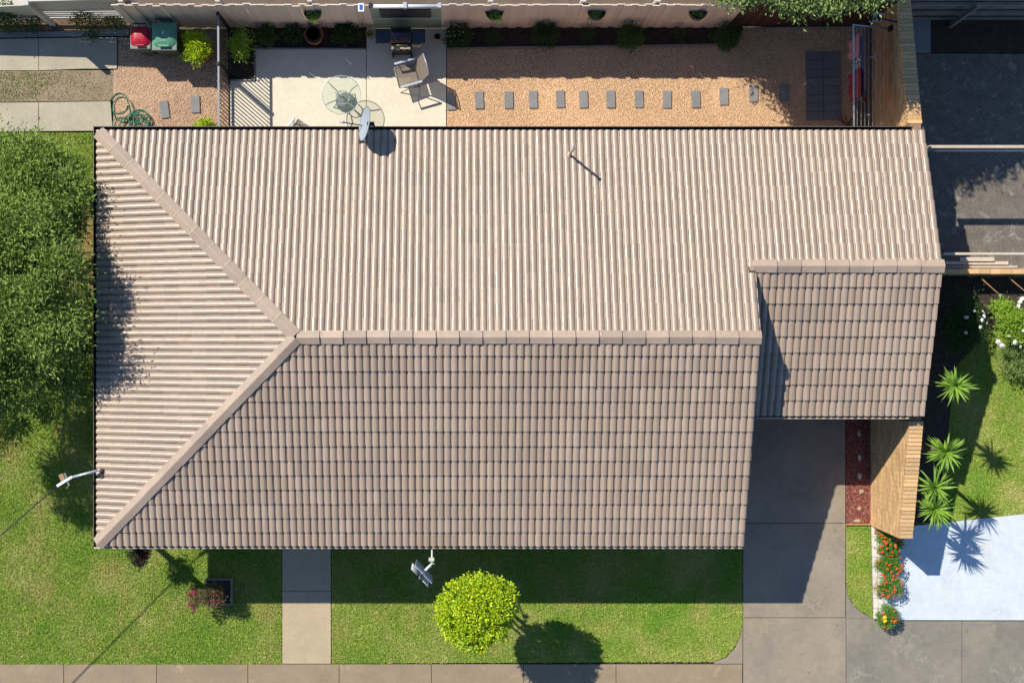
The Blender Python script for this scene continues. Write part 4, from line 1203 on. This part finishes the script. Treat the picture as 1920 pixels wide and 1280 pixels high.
# barbecue
p = W(751, 67, 1.0)
t = thing('barbecue', 'hooded barbecue with dark side shelves in front of the green screen', 'barbecue', (p.x, p.y, 0))
b = MB(); n = 8; vs = []
for i in range(n+1):
    a = math.pi*(.10+.75*i/n)
    y = math.cos(a)*.19+.01; z = .88+math.sin(a)*.22
    for x in (-.215, -.20, .20, .215): vs.append((x, y*(1 if abs(x) < .21 else .95), z-(0 if abs(x) < .21 else .02)))
b.add(vs, [(i*4+j, i*4+j+1, (i+1)*4+j+1, (i+1)*4+j) for i in range(n) for j in range(3)], smooth=True)
for s in (0, 3): b.add([vs[i*4+s] for i in range(n+1)], [tuple(range(n+1)) if s == 3 else tuple(range(n+1))[::-1]])
hood = b.build('hood', HOOD, t)
MB().tube([(-.17, -.21, .98), (.17, -.21, .98)], .012, 8).build('hood_handle', M('bronze bar', (.25, .18, .10), rough=.4, metal=.5, bmp=0), hood)
MB().box(-.23, .23, -.20, .22, .80, .90).build('firebox', HOOD, t, bevel=.01)
fp = MB().box(-.21, .21, -.27, -.205, .76, .87).build('control_panel', PANELC, t, bevel=.006)
for x in (-.14, 0, .14): MB().tube([(x, -.27, .815), (x, -.30, .815)], .024, 10).build('knob', BLACKM, fp)
MB().box(-.22, .22, -.22, .20, .10, .78).build('cabinet', M('dark cabinet', (.03, .027, .024), rough=.5, bmp=0), t, bevel=.01)
for s, x0, x1 in ((-1, -.56, -.24), (1, .24, .54)):
    MB().box(x0, x1, -.15, .17, .86, .90).build('side_shelf', HOOD, t, bevel=.018)
    MB().beam(((x0+x1)/2, -.10, .62), ((x0+x1)/2, -.10, .86), .03, .03).build('shelf_bracket', BLACKM, t)
for x in (-.21, .21):
    for y in (-.22, .18): MB().tube([(x-.02, y, .05), (x+.02, y, .05)], .05, 12).build('wheel', BLACKM, t)
for x in (-.21, .21): MB().beam((x, -.26, .05), (x, -.26, .4), .03, .03).build('leg', BLACKM, t)
t = thing('tea_towel', 'pale cloth hanging from the right shelf of the barbecue', 'cloth', (p.x+.36, p.y-.17, .88))
MB().box(-.11, .08, -.012, .0, -.24, 0).build('fabric', PANELC, t)

# pots
def pot(name, px, py, r, h, mat, label, cat='pot', soil=True):
    q = W(px, py, h); t = thing(name, label, cat, (q.x, q.y, 0))
    MB().lathe([(r*.7, 0), (r*.97, h*.85), (r, h*.86), (r, h), (r*.86, h), (r*.84, h*.8), (0, h*.8)], 26).build('pot', mat, t)
    if soil: MB().lathe([(r*.84, h*.81), (0, h*.83)], 20).build('potting_soil', SOIL, t)
    return t
t = pot('flower_pot', 693, 63, .085, .28, CREAMP, 'small cream pot left of the barbecue'); foliage('foliage', [(0, 0, .28, .07, .07, .05)], 200, .035, L_DARK, t, seed=3, nclump=10, clump=.03)
t = pot('flower_pot', 820, 68, .085, .28, CREAMP, 'small cream pot right of the barbecue'); 
t = pot('bird_bath_pot', 588, 65, .215, .40, TERRA, 'large terracotta pot topped by a dark water bowl', soil=False)
MB().lathe([(.10, .42), (.175, .47), (.18, .48), (.165, .48), (.10, .44), (0, .44)], 24).build('bowl', BLACKM, t)
MB().lathe([(.155, .47), (0, .47)], 24).build('water', M('dark water', (.02, .03, .04), rough=.05, fineamt=0, bmp=0), t)
t = pot('potted_shrub', 377, 95, .22, .42, TERRA, 'yellow green conifer in a terracotta pot beside the picket fence', 'potted plant')
foliage('foliage', [(-.06, .01, .70, .33, .34, .30)], 5200, .05, L_LIME, t, seed=4, nclump=85, clump=.045, asp=.35, shell=(.4, 1), up=.7)
MB().tube([(0, 0, .3), (-.05, 0, .7)], .02).build('stem', BARK, t)

# satellite dish
cd = W(683.5, 232, 3.35)
t = thing('satellite_dish', 'grey oval satellite dish fixed at the rear gutter', 'satellite dish', cd)
nrm = Vector((-.92, .12, .38)).normalized()
lx = Vector((.12, .99, 0)).normalized(); lx = (lx-nrm*lx.dot(nrm)).normalized(); ly = nrm.cross(lx)
b = MB(); n = 36; vs = []; rings = 6
for side in (0, 1):
    vs = [(nrm*(-.06-(.008 if side else 0)))]
    for i in range(1, rings+1):
        r_ = i/rings
        for k in range(n):
            a = 2*math.pi*k/n
            vs.append(lx*math.cos(a)*.345*r_+ly*math.sin(a)*.33*r_+nrm*(-.06*(1-r_*r_)-(.008 if side else 0)))
    fs = [(0, 1+k, 1+(k+1) % n) for k in range(n)]
    for i in range(rings-1):
        for k in range(n): fs.append((1+i*n+k, 1+(i+1)*n+k, 1+(i+1)*n+(k+1) % n, 1+i*n+(k+1) % n))
    if side: fs = [f[::-1] for f in fs]
    b.add(vs, fs, smooth=True)
b.build('dish', DISH, t)
MB().tube([lx*math.cos(2*math.pi*k/n)*.345+ly*math.sin(2*math.pi*k/n)*.33 for k in range(n)], .007, 5, closed=True).build('rim', GREYM, t)
foot = -ly*0 + Vector((0, 0, 0))
lnb = W(640, 229, 3.42)-cd
st = Vector((.02, -.0, -.31))
MB().tube([st, lnb], .011, 6).build('feed_arm', BLACKM, t)
MB().tube([lnb+Vector((-.03, .01, 0)), lnb+Vector((.07, -.01, 0))], .026, 8).build('feed_horn', ALU, t)
MB().beam((.05, 0, -.02), (.19, .0, -.04), .07, .10).build('mount', BLACKM, t)
MB().tube([(.17, 0, -.04), (.19, -.02, -.35), (.19, -.05, -.66)], .021, 8).build('mast', BLACKM, t)
MB().tube([(.12, 0, -.1), (-.12, -.35, -.42)], .012, 6).build('stay', BLACKM, t)

# vent pipe
zb0 = ZE+(YT-3.79)*TAN
q = W(1068, 291, zb0)
t = thing('vent_pipe', 'thin beige vent pipe standing on the rear roof slope', 'vent pipe', q)
MB().lathe([(.07, .03), (.045, .05), (.03, .09)], 16).build('flashing', GUTTER, t)
MB().tube([(0, 0, 0), (0, 0, 1.02)], .027, 10).build('pipe', GUTTER, t)
MB().tube([(0, 0, 1.0), (0, 0, 1.08)], .031, 10).build('cap', GREYM, t)

# service bracket and cable
A = W(186, 881, 3.0); B = W(132, 895, 3.12); C = W(107, 911, 3.15)
t = thing('service_bracket', 'galvanised power service pole sticking out past the left gutter', 'service pole', A)
MB().tube([Vector((.05, .02, -.15)), Vector((0, 0, .0)), B-A], .028, 8).build('pole', ALU, t)
MB().beam(B-A+Vector((.04, .02, 0)), C-A, .055, .05).build('insulator_arm', WHITEM, t, bevel=.005)
MB().beam(W(122, 886, 3.1)-A, W(130, 910, 3.1)-A, .03, .06).build('clamp_plate', GREYM, t)
MB().beam(W(115, 888, 3.0)-A, W(121, 903, 3.0)-A, .10, .10).build('meter_box', flat('faded brown box', (.36, .22, .13)), t, bevel=.006)
MB().tube([Vector((.02, -.02, 0)), Vector((-.02, -.16, -.06)), Vector((.04, -.18, -.10)), Vector((.05, -.05, -.08))], .012, 5).build('lead', CABLE, t)
MB().lathe([(.05, -.08), (.03, .02), (.0, .03)], 10, smooth=False).build('flashing', CAP, t)
MB().tube([W(127, 912, 3.05)-A, W(124, 915, 3.0)-A], .018, 6).build('tag', flat('yellow tag', (.8, .65, .03)), t)
t = thing('power_cable', 'black overhead power cable running from the service pole to the lower left', 'cable', C)
dvec = W(0, 1003, 3.3)-C
MB().tube([dvec*(k/3)+Vector((0, 0, -.02*k*(30-k)/30)) if k else Vector((0, 0, 0)) for k in range(0, 30)], .014, 6).build('cable', CABLE, t)

# tv antenna
t = thing('tv_antenna', 'white grid television antenna on a short mast at the front gutter', 'antenna', W(810, 1056, 2.95)); c = Vector(t.location)
MB().tube([W(810, 1029, 2.72)-c, W(810, 1042, 2.8)-c, Vector((0, 0, 0))], .018, 8).build('mast', WHITEM, t)
MB().tube([Vector((0, 0, 0)), W(797, 1069, 3.0)-c], .027, 8).build('boom', WHITEM, t)
MB().box(-.055, .055, -.035, .035, -.03, .03).build('junction_box', flat('cream box', (.60, .62, .46)), t).location = W(809, 1048, 2.95)-c
MB().tube([W(815, 1056, 2.95)-c, Vector((.0, -.02, -.02)), W(808, 1063, 2.85)-c], .012, 6).build('bracket', ALU, t)
e0, e1 = W(781, 1048, 2.62), W(811, 1080, 2.62)
ax = (e1-e0); Lx = ax.length; ax.normalize(); nm = Vector((ax.y, -ax.x, 0)).normalized()
if nm.x > 0: nm = -nm
for side in (0, 1):
    s0 = e0+ax*(0 if side == 0 else Lx*.52); s1 = e0+ax*(Lx*.47 if side == 0 else Lx)
    fr = MB()
    lean = nm*(-.0)
    fr.tube([s0-c, s0+Vector((0, 0, .72))-c], .007, 5); fr.tube([s1-c, s1+Vector((0, 0, .72))-c], .007, 5)
    f = fr.build('reflector_frame', ALU, t)
    me = None
    for i in range(13):
        z = .72*i/12
        MB().beam(s0+Vector((0, 0, z))-c, s1+Vector((0, 0, z))-c, .014, .034).build('grid_bar', ALU, f)
for k, z in enumerate((.10, .28, .46, .64)):
    for s in (-1, 1):
        a = (e0+e1)/2+nm*(.11)+Vector((0, 0, z))+ax*(s*.05); b_ = a+ax*(s*.20)
        MB().tube([a-c, b_+Vector((0, 0, .03))-c], .006, 5).build('element', WHITEM, t)
        MB().tube([a-c, b_-Vector((0, 0, .03))-c], .006, 5).build('element', WHITEM, t)
MB().beam((e0+e1)/2+nm*.11-c, (e0+e1)/2+nm*.11+Vector((0, 0, .72))-c, .04, .03).build('element_spine', GREYM, t)
MB().tube([(e0+e1)/2+Vector((0, 0, .36))-c, (e0+e1)/2+nm*.11+Vector((0, 0, .36))-c], .015, 6).build('spacer', GREYM, t)

# ================================================================== PLANTS
def limbs(root, n, trunk_h, r0, spread, name='trunk', parent=None, seed=0, top=None):
    r = random.Random(seed); b = MB()
    b.tube([(0, 0, 0), (.03, .02, trunk_h*.5), (0, .05, trunk_h)], r0, 8, r2=r0*.75)
    for i in range(n):
        a = 6.283*i/n+r.uniform(-.4, .4); L = spread*r.uniform(.6, 1)
        p1 = Vector((0, .05, trunk_h*r.uniform(.8, 1)))
        p2 = p1+Vector((math.cos(a)*L*.45, math.sin(a)*L*.45, L*.35)); p3 = p1+Vector((math.cos(a)*L, math.sin(a)*L, L*r.uniform(.4, .7)))
        b.tube([p1, p2, p3], r0*.5, 6, r2=r0*.1)
        for j in range(2):
            a2 = a+r.uniform(-.8, .8); q = p2.lerp(p3, r.uniform(.2, .8))
            b.tube([q, q+Vector((math.cos(a2)*L*.4, math.sin(a2)*L*.4, L*.3))], r0*.2, 5, r2=r0*.05)
    return b.build(name, BARK, parent)
def tree(name, label, base, lobes, n, leaf, mat, trunk_h, r0, spread, seed, cat='tree', **kw):
    t = thing(name, label, cat, (base[0], base[1], 0))
    limbs(t, 7, trunk_h, r0, spread, 'trunk', t, seed)
    foliage('crown', [(l[0]-base[0], l[1]-base[1]) + tuple(l[2:]) for l in lobes], n, leaf, mat, t, seed=seed, **kw)
    return t
def lobe(px, py, z, rx, ry=None, rz=None):
    p = W(px, py, z); return (p.x, p.y, z, rx, ry or rx, rz or rx*.7)
tree('garden_tree', 'dark green leafy tree left of the house, upper of the two crowns', W(40, 430)[:2],
     [lobe(20, 350, 2.9, 1.15), lobe(80, 380, 3.1, .85), lobe(-40, 480, 3.5, 1.3), lobe(62, 470, 3.6, .75), lobe(20, 440, 3.9, .9), lobe(100, 330, 2.4, .45), lobe(118, 400, 2.6, .34, .5, .4)], 70000, .085, L_DARK, 1.9, .11, 1.4, 21, clump=.17, nclump=300, asp=.32, shell=(.68, 1.06), up=.45, wpow=.75)
tree('garden_tree', 'dark green leafy tree left of the house, lower of the two crowns', W(40, 640)[:2],
     [lobe(30, 590, 3.7, 1.15), lobe(92, 560, 4.1, .8), lobe(-50, 650, 3.4, 1.4), lobe(45, 700, 2.8, .95), lobe(110, 650, 2.9, .55), lobe(-30, 760, 2.3, .9), lobe(95, 610, 3.7, .6), lobe(-115, 745, 3.4, 1.1), lobe(-45, 715, 3.7, .85), lobe(118, 610, 2.2, .42, .6, .5), lobe(120, 740, 1.7, .55, .8, .5), lobe(135, 690, 2.1, .45, .5, .5)], 92000, .085, L_DARK, 1.8, .11, 1.4, 22, clump=.17, nclump=300, asp=.32, shell=(.68, 1.06), up=.45, wpow=.75)
t = thing('shrub', 'bright green low shrub between the dark tree and the roof corner', 'shrub', W(146, 330)); 
foliage('foliage', [(0, 0, .7, .30, .45, .55)], 5200, .06, L_BRIGHT, t, seed=23, nclump=70, clump=.07, up=.6)
t = tree('topiary_tree', 'round clipped yellow green tree on the front lawn', W(893, 1095)[:2],
     [lobe(893, 1145, 2.7, .80, .76, .66), lobe(935, 1115, 2.75, .36, .36, .42), lobe(862, 1160, 2.65, .40, .40, .45), lobe(893, 1172, 2.6, .42, .38, .45)], 34000, .054, L_LIME, 2.2, .05, .6, 24, clump=.045, nclump=480, asp=.6, shell=(.74, 1.0), up=.1)
tree('neighbour_tree', 'olive green tree overhanging the fence at the top of the picture', (6.1, 8.3),
     [lobe(1505, -110, 3.6, 1.45, 1.4, .9), lobe(1430, -58, 3.5, .66), lobe(1490, -32, 3.9, .66), lobe(1560, -42, 4.2, .72), lobe(1353, -190, 3.6, 1.35), lobe(1450, -35, 3.2, .5), lobe(1615, -42, 4.5, .58), lobe(1385, -35, 3.3, .42), lobe(1570, -140, 4.2, 1.3), lobe(1660, -130, 4.8, 1.15), lobe(1480, -140, 4.2, 1.3), lobe(1600, -190, 4.6, 1.2), lobe(1500, -70, 3.2, .9), lobe(1560, -75, 3.6, .8), lobe(1620, -90, 3.4, .8)], 150000, .085, L_GREY, 1.9, .12, 1.5, 25, clump=.14, nclump=1100, asp=.42, shell=(.25, 1), up=.2, wpow=.6)
tree('neighbour_tree', 'tall leafy tree standing behind the rear fences, shading the dark yard', (8.1, 9.7),
     [lobe(1694, -350, 5.4, 2.35, 2.2, 1.5), lobe(1810, -300, 5.3, 1.3), lobe(1560, -330, 5.0, 1.6)], 62000, .13, L_MID, 3.4, .17, 2.0, 26, clump=.24, nclump=420, asp=.5, shell=(.2, 1), up=.1)
# shaded bed shrubs
def shrub(px, py, rx, h, n, leaf, mat, label, seed, ry=None, name='shrub', flowers=None, fl_n=0, **kw):
    ry = ry or rx
    q = W(px, py, h*.6); t = thing(name, label, 'shrub', (q.x, q.y, 0))
    foliage('foliage', [(0, 0, h*.55, rx, ry, h*.45)], n, leaf, mat, t, seed=seed, nclump=kw.pop('nclump', 50), clump=kw.pop('clump', .05), up=.6, **kw)
    b = MB(); r = random.Random(seed)
    for i in range(5):
        a = r.uniform(0, 6.28); b.tube([(0, 0, 0), (math.cos(a)*rx*.4, math.sin(a)*ry*.4, h*.45), (math.cos(a)*rx*.7, math.sin(a)*ry*.7, h*.7)], .008, 5, r2=.003)
    b.build('stems', BARK, t)
    if flowers: blossom('flowers', [(0, 0, h*.55, rx, ry, h*.45)], fl_n, .013, flowers, t, seed)
    return t
def blossom(name, lobes, n, r_, mat, parent, seed, up=1.0, petals=6, single=False):
    r = np.random.default_rng(seed+900); b = MB()
    for i in range(n):
        l = lobes[r.integers(len(lobes))]
        d = r.normal(size=3); d[2] = abs(d[2])*up+.15; d /= np.linalg.norm(d)
        c = Vector((l[0]+d[0]*l[3]*1.06, l[1]+d[1]*l[4]*1.06, l[2]+d[2]*l[5]*1.22+.02)); s = r_*r.uniform(.75, 1.25)
        nn = Vector(d); nn.z += .6; nn.normalize(); q = nn.to_track_quat('Z', 'Y').to_matrix()
        vs = [c+nn*s*.55]; m = petals*2
        for k in range(m):
            a = 6.283*k/m; rr = s*(1 if k % 2 == 0 else .72); vs.append(c+q @ Vector((math.cos(a)*rr, math.sin(a)*rr, 0)))
        vs.append(c-nn*s*.5)
        b.add(vs, [(0, 1+k, 1+(k+1) % m) for k in range(m)]+[(m+1, 1+(k+1) % m, 1+k) for k in range(m)])
        if single: b.build('bloom', mat, parent); b = MB()
    if not single: return meta(b.build(name, mat, parent), kind='stuff' if n > 2 else None)
shrub(453, 86, .20, .7, 900, .07, L_BRIGHT, 'wispy light green shrub in the shaded bed corner by the picket fence', 30, ry=.30, clump=.07, nclump=22)
shrub(500, 66, .20, .45, 900, .07, L_MID, 'low grassy plant in the shaded bed right of the wispy shrub', 31)
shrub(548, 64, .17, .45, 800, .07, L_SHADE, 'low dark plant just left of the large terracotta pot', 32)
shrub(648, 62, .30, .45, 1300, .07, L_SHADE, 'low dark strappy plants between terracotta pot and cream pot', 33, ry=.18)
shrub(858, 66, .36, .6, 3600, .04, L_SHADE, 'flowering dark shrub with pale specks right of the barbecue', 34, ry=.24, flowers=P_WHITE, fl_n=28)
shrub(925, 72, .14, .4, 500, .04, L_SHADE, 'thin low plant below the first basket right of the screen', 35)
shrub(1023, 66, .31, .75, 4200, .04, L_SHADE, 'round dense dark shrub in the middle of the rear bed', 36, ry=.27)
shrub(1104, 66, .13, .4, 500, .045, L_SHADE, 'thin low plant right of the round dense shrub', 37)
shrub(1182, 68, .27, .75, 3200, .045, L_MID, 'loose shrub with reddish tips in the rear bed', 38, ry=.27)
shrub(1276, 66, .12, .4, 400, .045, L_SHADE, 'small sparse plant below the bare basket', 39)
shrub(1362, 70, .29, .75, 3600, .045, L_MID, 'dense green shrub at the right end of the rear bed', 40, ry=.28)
shrub(386, 240, .22, .5, 2200, .045, L_LIME, 'small yellow green shrub peeping out at the rear gutter by the picket fence', 41)
shrub(10, 30, .30, .9, 1500, .06, L_MID, 'leafy shrub at the far left before the slat fence', 42)
shrub(58, 40, .22, .6, 700, .05, L_SHADE, 'low shrub left of the leaning fence post', 43)
shrub(158, 34, .30, .9, 1300, .05, L_MID, 'straggly shrub before the bright gaps of the slat fence', 44, ry=.3, clump=.07)
shrub(212, 42, .22, .5, 700, .05, L_MID, 'low shrub at the right end of the slat fence', 45, ry=.12)
shrub(172, 62, .14, .35, 260, .05, L_SHADE, 'sprawling weed over the slab kerb', 46)
shrub(150, 490, .25, .6, 500, .05, L_MID, 'sparse low shrub on bare ground beside the left gutter', 47)
# front
t = thing('planter_box', 'square grey timber planter box on the front lawn', 'planter', W(413, 1106)); hh = .20
for i, (x0, x1, y0, y1) in enumerate(((-.30, .30, .27, .30), (-.30, .30, -.30, -.27), (-.30, -.27, -.27, .27), (.27, .30, -.27, .27))):
    MB().box(x0, x1, y0, y1, 0, hh).build('board', WOODG, t)
MB().box(-.27, .27, -.27, .27, 0, hh-.05).build('potting_soil', SOIL, t)
t = thing('azalea', 'bronze leaved azalea with magenta flowers spilling from the planter box', 'shrub', (W(404, 1106)[0], W(404, 1106)[1], .15))
foliage('foliage', [(-.30, -.05, .45, .16, .30, .20), (.10, .0, .45, .24, .26, .20), (-.05, .08, .55, .28, .2, .2)], 3600, .045, L_RED, t, seed=50, nclump=90, clump=.05, shell=(.4, 1), up=.5)
blossom('flowers', [(-.36, -.05, .48, .13, .30, .16), (-.36, -.05, .48, .13, .30, .16), (.12, -.02, .48, .2, .2, .16)], 56, .024, P_MAG, t, 51)
b = MB(); r = random.Random(5)
for i in range(12):
    a = r.uniform(0, 6.28); b.tube([(0, 0, 0), (math.cos(a)*.15, math.sin(a)*.14, .3), (math.cos(a)*.34, math.sin(a)*.28, .5)], .008, 5, r2=.003)
b.build('stems', BARK, t)
t = thing('rose_bush', 'dark plum rose bush with one red bloom below the front gutter', 'shrub', W(284, 1015)); 
foliage('foliage', [(-.06, -.18, .95, .17, .22, .20), (.05, .0, .95, .15, .2, .2)], 2000, .055, L_PLUM, t, seed=52, nclump=36, clump=.05)
foliage('green_leaves', [(.0, -.05, .85, .15, .2, .18)], 300, .05, L_SHADE, t, seed=53, nclump=14, clump=.05)
blossom('flowers', [(.13, -.12, 1.05, .03, .03, .03)], 1, .05, P_RED, t, 54)
MB().tube([(0, 0, 0), (-.02, -.08, .9)], .012, 6).build('stem', BARK, t)
# white rose
t = thing('rose_bush', 'leafy green rose bush with big white blooms beside the low brick wall', 'shrub', W(1850, 600)); 
lbs = [(.10, .05, 1.0, .30, .38, .26), (.22, -.30, .85, .26, .26, .24), (-.05, .25, .8, .2, .2, .2)]
foliage('foliage', lbs, 4200, .06, L_BRIGHT, t, seed=55, nclump=85, clump=.07, shell=(.3, 1), up=.5)
blossom('flowers', [(.35, .30, 1.15, .16, .18, .08), (.42, -.15, 1.1, .12, .2, .08), (.1, -.50, .95, .35, .15, .1)], 19, .055, P_WHITE, t, 56, petals=5, single=True)
MB().tube([(.05, 0, 0), (.08, 0, .9)], .014, 6).build('stem', BARK, t)
t = thing('rose_bush', 'shaded rose bush with a few white blooms close to the lower roof', 'shrub', W(1790, 600)); 
foliage('foliage', [(0, 0, .6, .42, .60, .25), (-.1, -.3, .4, .3, .5, .2)], 4200, .06, L_SHADE, t, seed=57, nclump=90, clump=.09)
blossom('flowers', [(.1, -.08, .75, .28, .35, .18)], 11, .045, P_WHITE, t, 58, petals=5, single=True)
t = thing('shrub', 'grey green shrub on the lawn edge just below the white rose bush', 'shrub', W(1888, 672)); 
foliage('foliage', [(.05, 0, .5, .42, .40, .3), (.45, .1, .5, .3, .4, .3)], 5200, .05, L_GREY, t, seed=59, nclump=110, clump=.07, up=.6)
# yuccas
def blade_mesh(L, w, droop, mat):
    b = MB(); n = 6; vs = []
    for i in range(n+1):
        f = i/n; x = L*f*(1-.12*droop*f); z = L*(.0)-droop*L*f*f*.5+.35*L*f*(1-f)*.2
        ww = w*(1.0 if f < .5 else (1-(f-.5)/.5)**.8)*(.6+.8*min(f*4, 1)*.5)
        vs += [(x, -ww/2, z+ww*.25), (x, 0, z), (x, ww/2, z+ww*.25)]
    fs = []
    for i in range(n):
        a = i*3; fs += [(a, a+3, a+4, a+1), (a+1, a+4, a+5, a+2)]
    b.add(vs, fs)
    me = bpy.data.meshes.new('leaf'); me.from_pydata(b.v, [], b.f); me.materials.append(mat); me.update(); return me
YB_ = [blade_mesh(.48, .042, .15, L_YUC), blade_mesh(.44, .040, .4, L_YUC), blade_mesh(.38, .036, .9, L_YUC)]
def yucca(px, py, z, s, n, label, seed, lean=(0, 0)):
    r = random.Random(seed); q = W(px, py, z)
    t = thing('yucca', label, 'yucca', (q.x, q.y, 0), 0, 'yuccas behind the brick wall')
    MB().tube([(-lean[0], -lean[1], 0), (-lean[0]*.4, -lean[1]*.4, z*.5), (0, 0, z-.03)], .055, 8, r2=.04).build('trunk', BARK, t)
    lt = r.uniform(.1, .3); ld = r.uniform(0, 6.28)
    for i in range(n):
        a = 2.39996*i+r.uniform(-.45, .45); f = i/n
        el = R(-25+95*f**1.1+r.uniform(-8, 8))
        me = YB_[0 if el > R(25) else (1 if el > R(-2) else 2)]
        o = bpy.data.objects.new('leaf', me); link(o, t)
        o.location = (0, 0, z+.06*f); o.rotation_euler = (R(r.uniform(-25, 25)), -el, a)
        k = s*r.uniform(.68, 1.12); o.scale = (k, k*r.uniform(.8, 1.15), k)
        o.rotation_euler.y += lt*math.cos(a-ld)
yucca(1787, 722, 2.75, 1.0, 78, 'tall yucca nearest the lower roof corner, apart from the others', 60)
yucca(1771, 847, 2.55, 1.05, 84, 'tall yucca beside the middle of the front brick wall', 61)
yucca(1750, 912, 2.2, 1.12, 70, 'yucca crowded behind the lower part of the front brick wall', 62)
yucca(1750, 954, 2.05, 1.12, 76, 'lowest yucca, reaching over the end of the white slab', 63)
# marigolds
def marigold(px, py, rx, ry, h, n, nf, label, seed, mat, fr=.026, yellow=0, lm=L_MARI):
    q = W(px, py, h*.5); t = thing('marigold', label, 'flowering plant', (q.x, q.y, 0), 0, 'marigolds along the white slab')
    lb = [(0, 0, h*.5, rx, ry, h*.5)]
    foliage('foliage', lb, n, .032, lm, t, seed=seed, nclump=70, clump=.04, up=.7, asp=.4)
    blossom('flowers', lb, nf, fr, mat, t, seed)
    MB().tube([(0, 0, 0), (0, 0, h*.6)], .01, 5).build('stem', BARK, t)
    if yellow: blossom('yellow_flowers', [(-rx*.5, .02, h*.95, .05, .12, .04)], yellow, .05, P_YEL, t, seed+1, single=True)
marigold(1664, 1018, .31, .27, .55, 6500, 34, 'large marigold clump with big orange flowers against the brick wall end', 70, P_ORANGE, .031)
marigold(1666, 1057, .29, .28, .52, 6000, 34, 'second marigold clump with scattered orange flowers', 71, P_ORANGE, .027)
marigold(1664, 1099, .31, .26, .55, 4200, 90, 'sparse marigold clump with many tiny orange flowers', 72, P_ORANGE, .018, lm=L_MARI)
marigold(1661, 1154, .23, .27, .48, 4800, 18, 'lowest marigold clump with two yellow flowers, by the driveway', 73, P_ORANGE, .027, yellow=2)
t = thing('terracotta_tile', 'loose terracotta block tucked under the first marigold', 'block', W(1643, 996))
MB().box(-.07, .07, -.05, .05, 0, .09).build('block', TERRA, t, bevel=.008)
# dark reddish cordyline near the clothesline
t = thing('cordyline', 'dark purple spiky plant beside the clothesline foot', 'plant', W(1585, 238))
mp = flat('purple leaf', (.10, .03, .04)); me = blade_mesh(.4, .02, .4, mp)
for i in range(16):
    o = bpy.data.objects.new('leaf', me); link(o, t); o.location = (0, 0, .12); o.rotation_euler = (0, -R(15+i*3), i*2.4)
MB().tube([(0, 0, 0), (0, 0, .14)], .015).build('stem', BARK, t)

b = MB(); r = random.Random(99)
for i in range(150):
    reg = r.choice(((20, 170, 900, 1235), (200, 520, 1045, 1240), (630, 1380, 1040, 1235), (1400, 1900, 1170, 1275), (1750, 1915, 730, 950), (860, 1590, 100, 230), (1400, 1580, 800, 1150)))
    p = W(r.uniform(reg[0], reg[1]), r.uniform(reg[2], reg[3]), .045); a = r.uniform(0, 6.28); l = r.uniform(.012, .03)
    d = Vector((math.cos(a), math.sin(a), r.uniform(-.2, .2))); q = Vector((-d.y, d.x, .1))
    b.add([p-d*l, p-q*l*.4, p+d*l, p+q*l*.4], [(0, 1, 2, 3)])
meta(b.build('fallen_leaves', M_leaf('dead leaves', [(0, (.25, .13, .05)), (.5, (.45, .30, .12)), (1, (.60, .50, .25))])), kind='stuff')
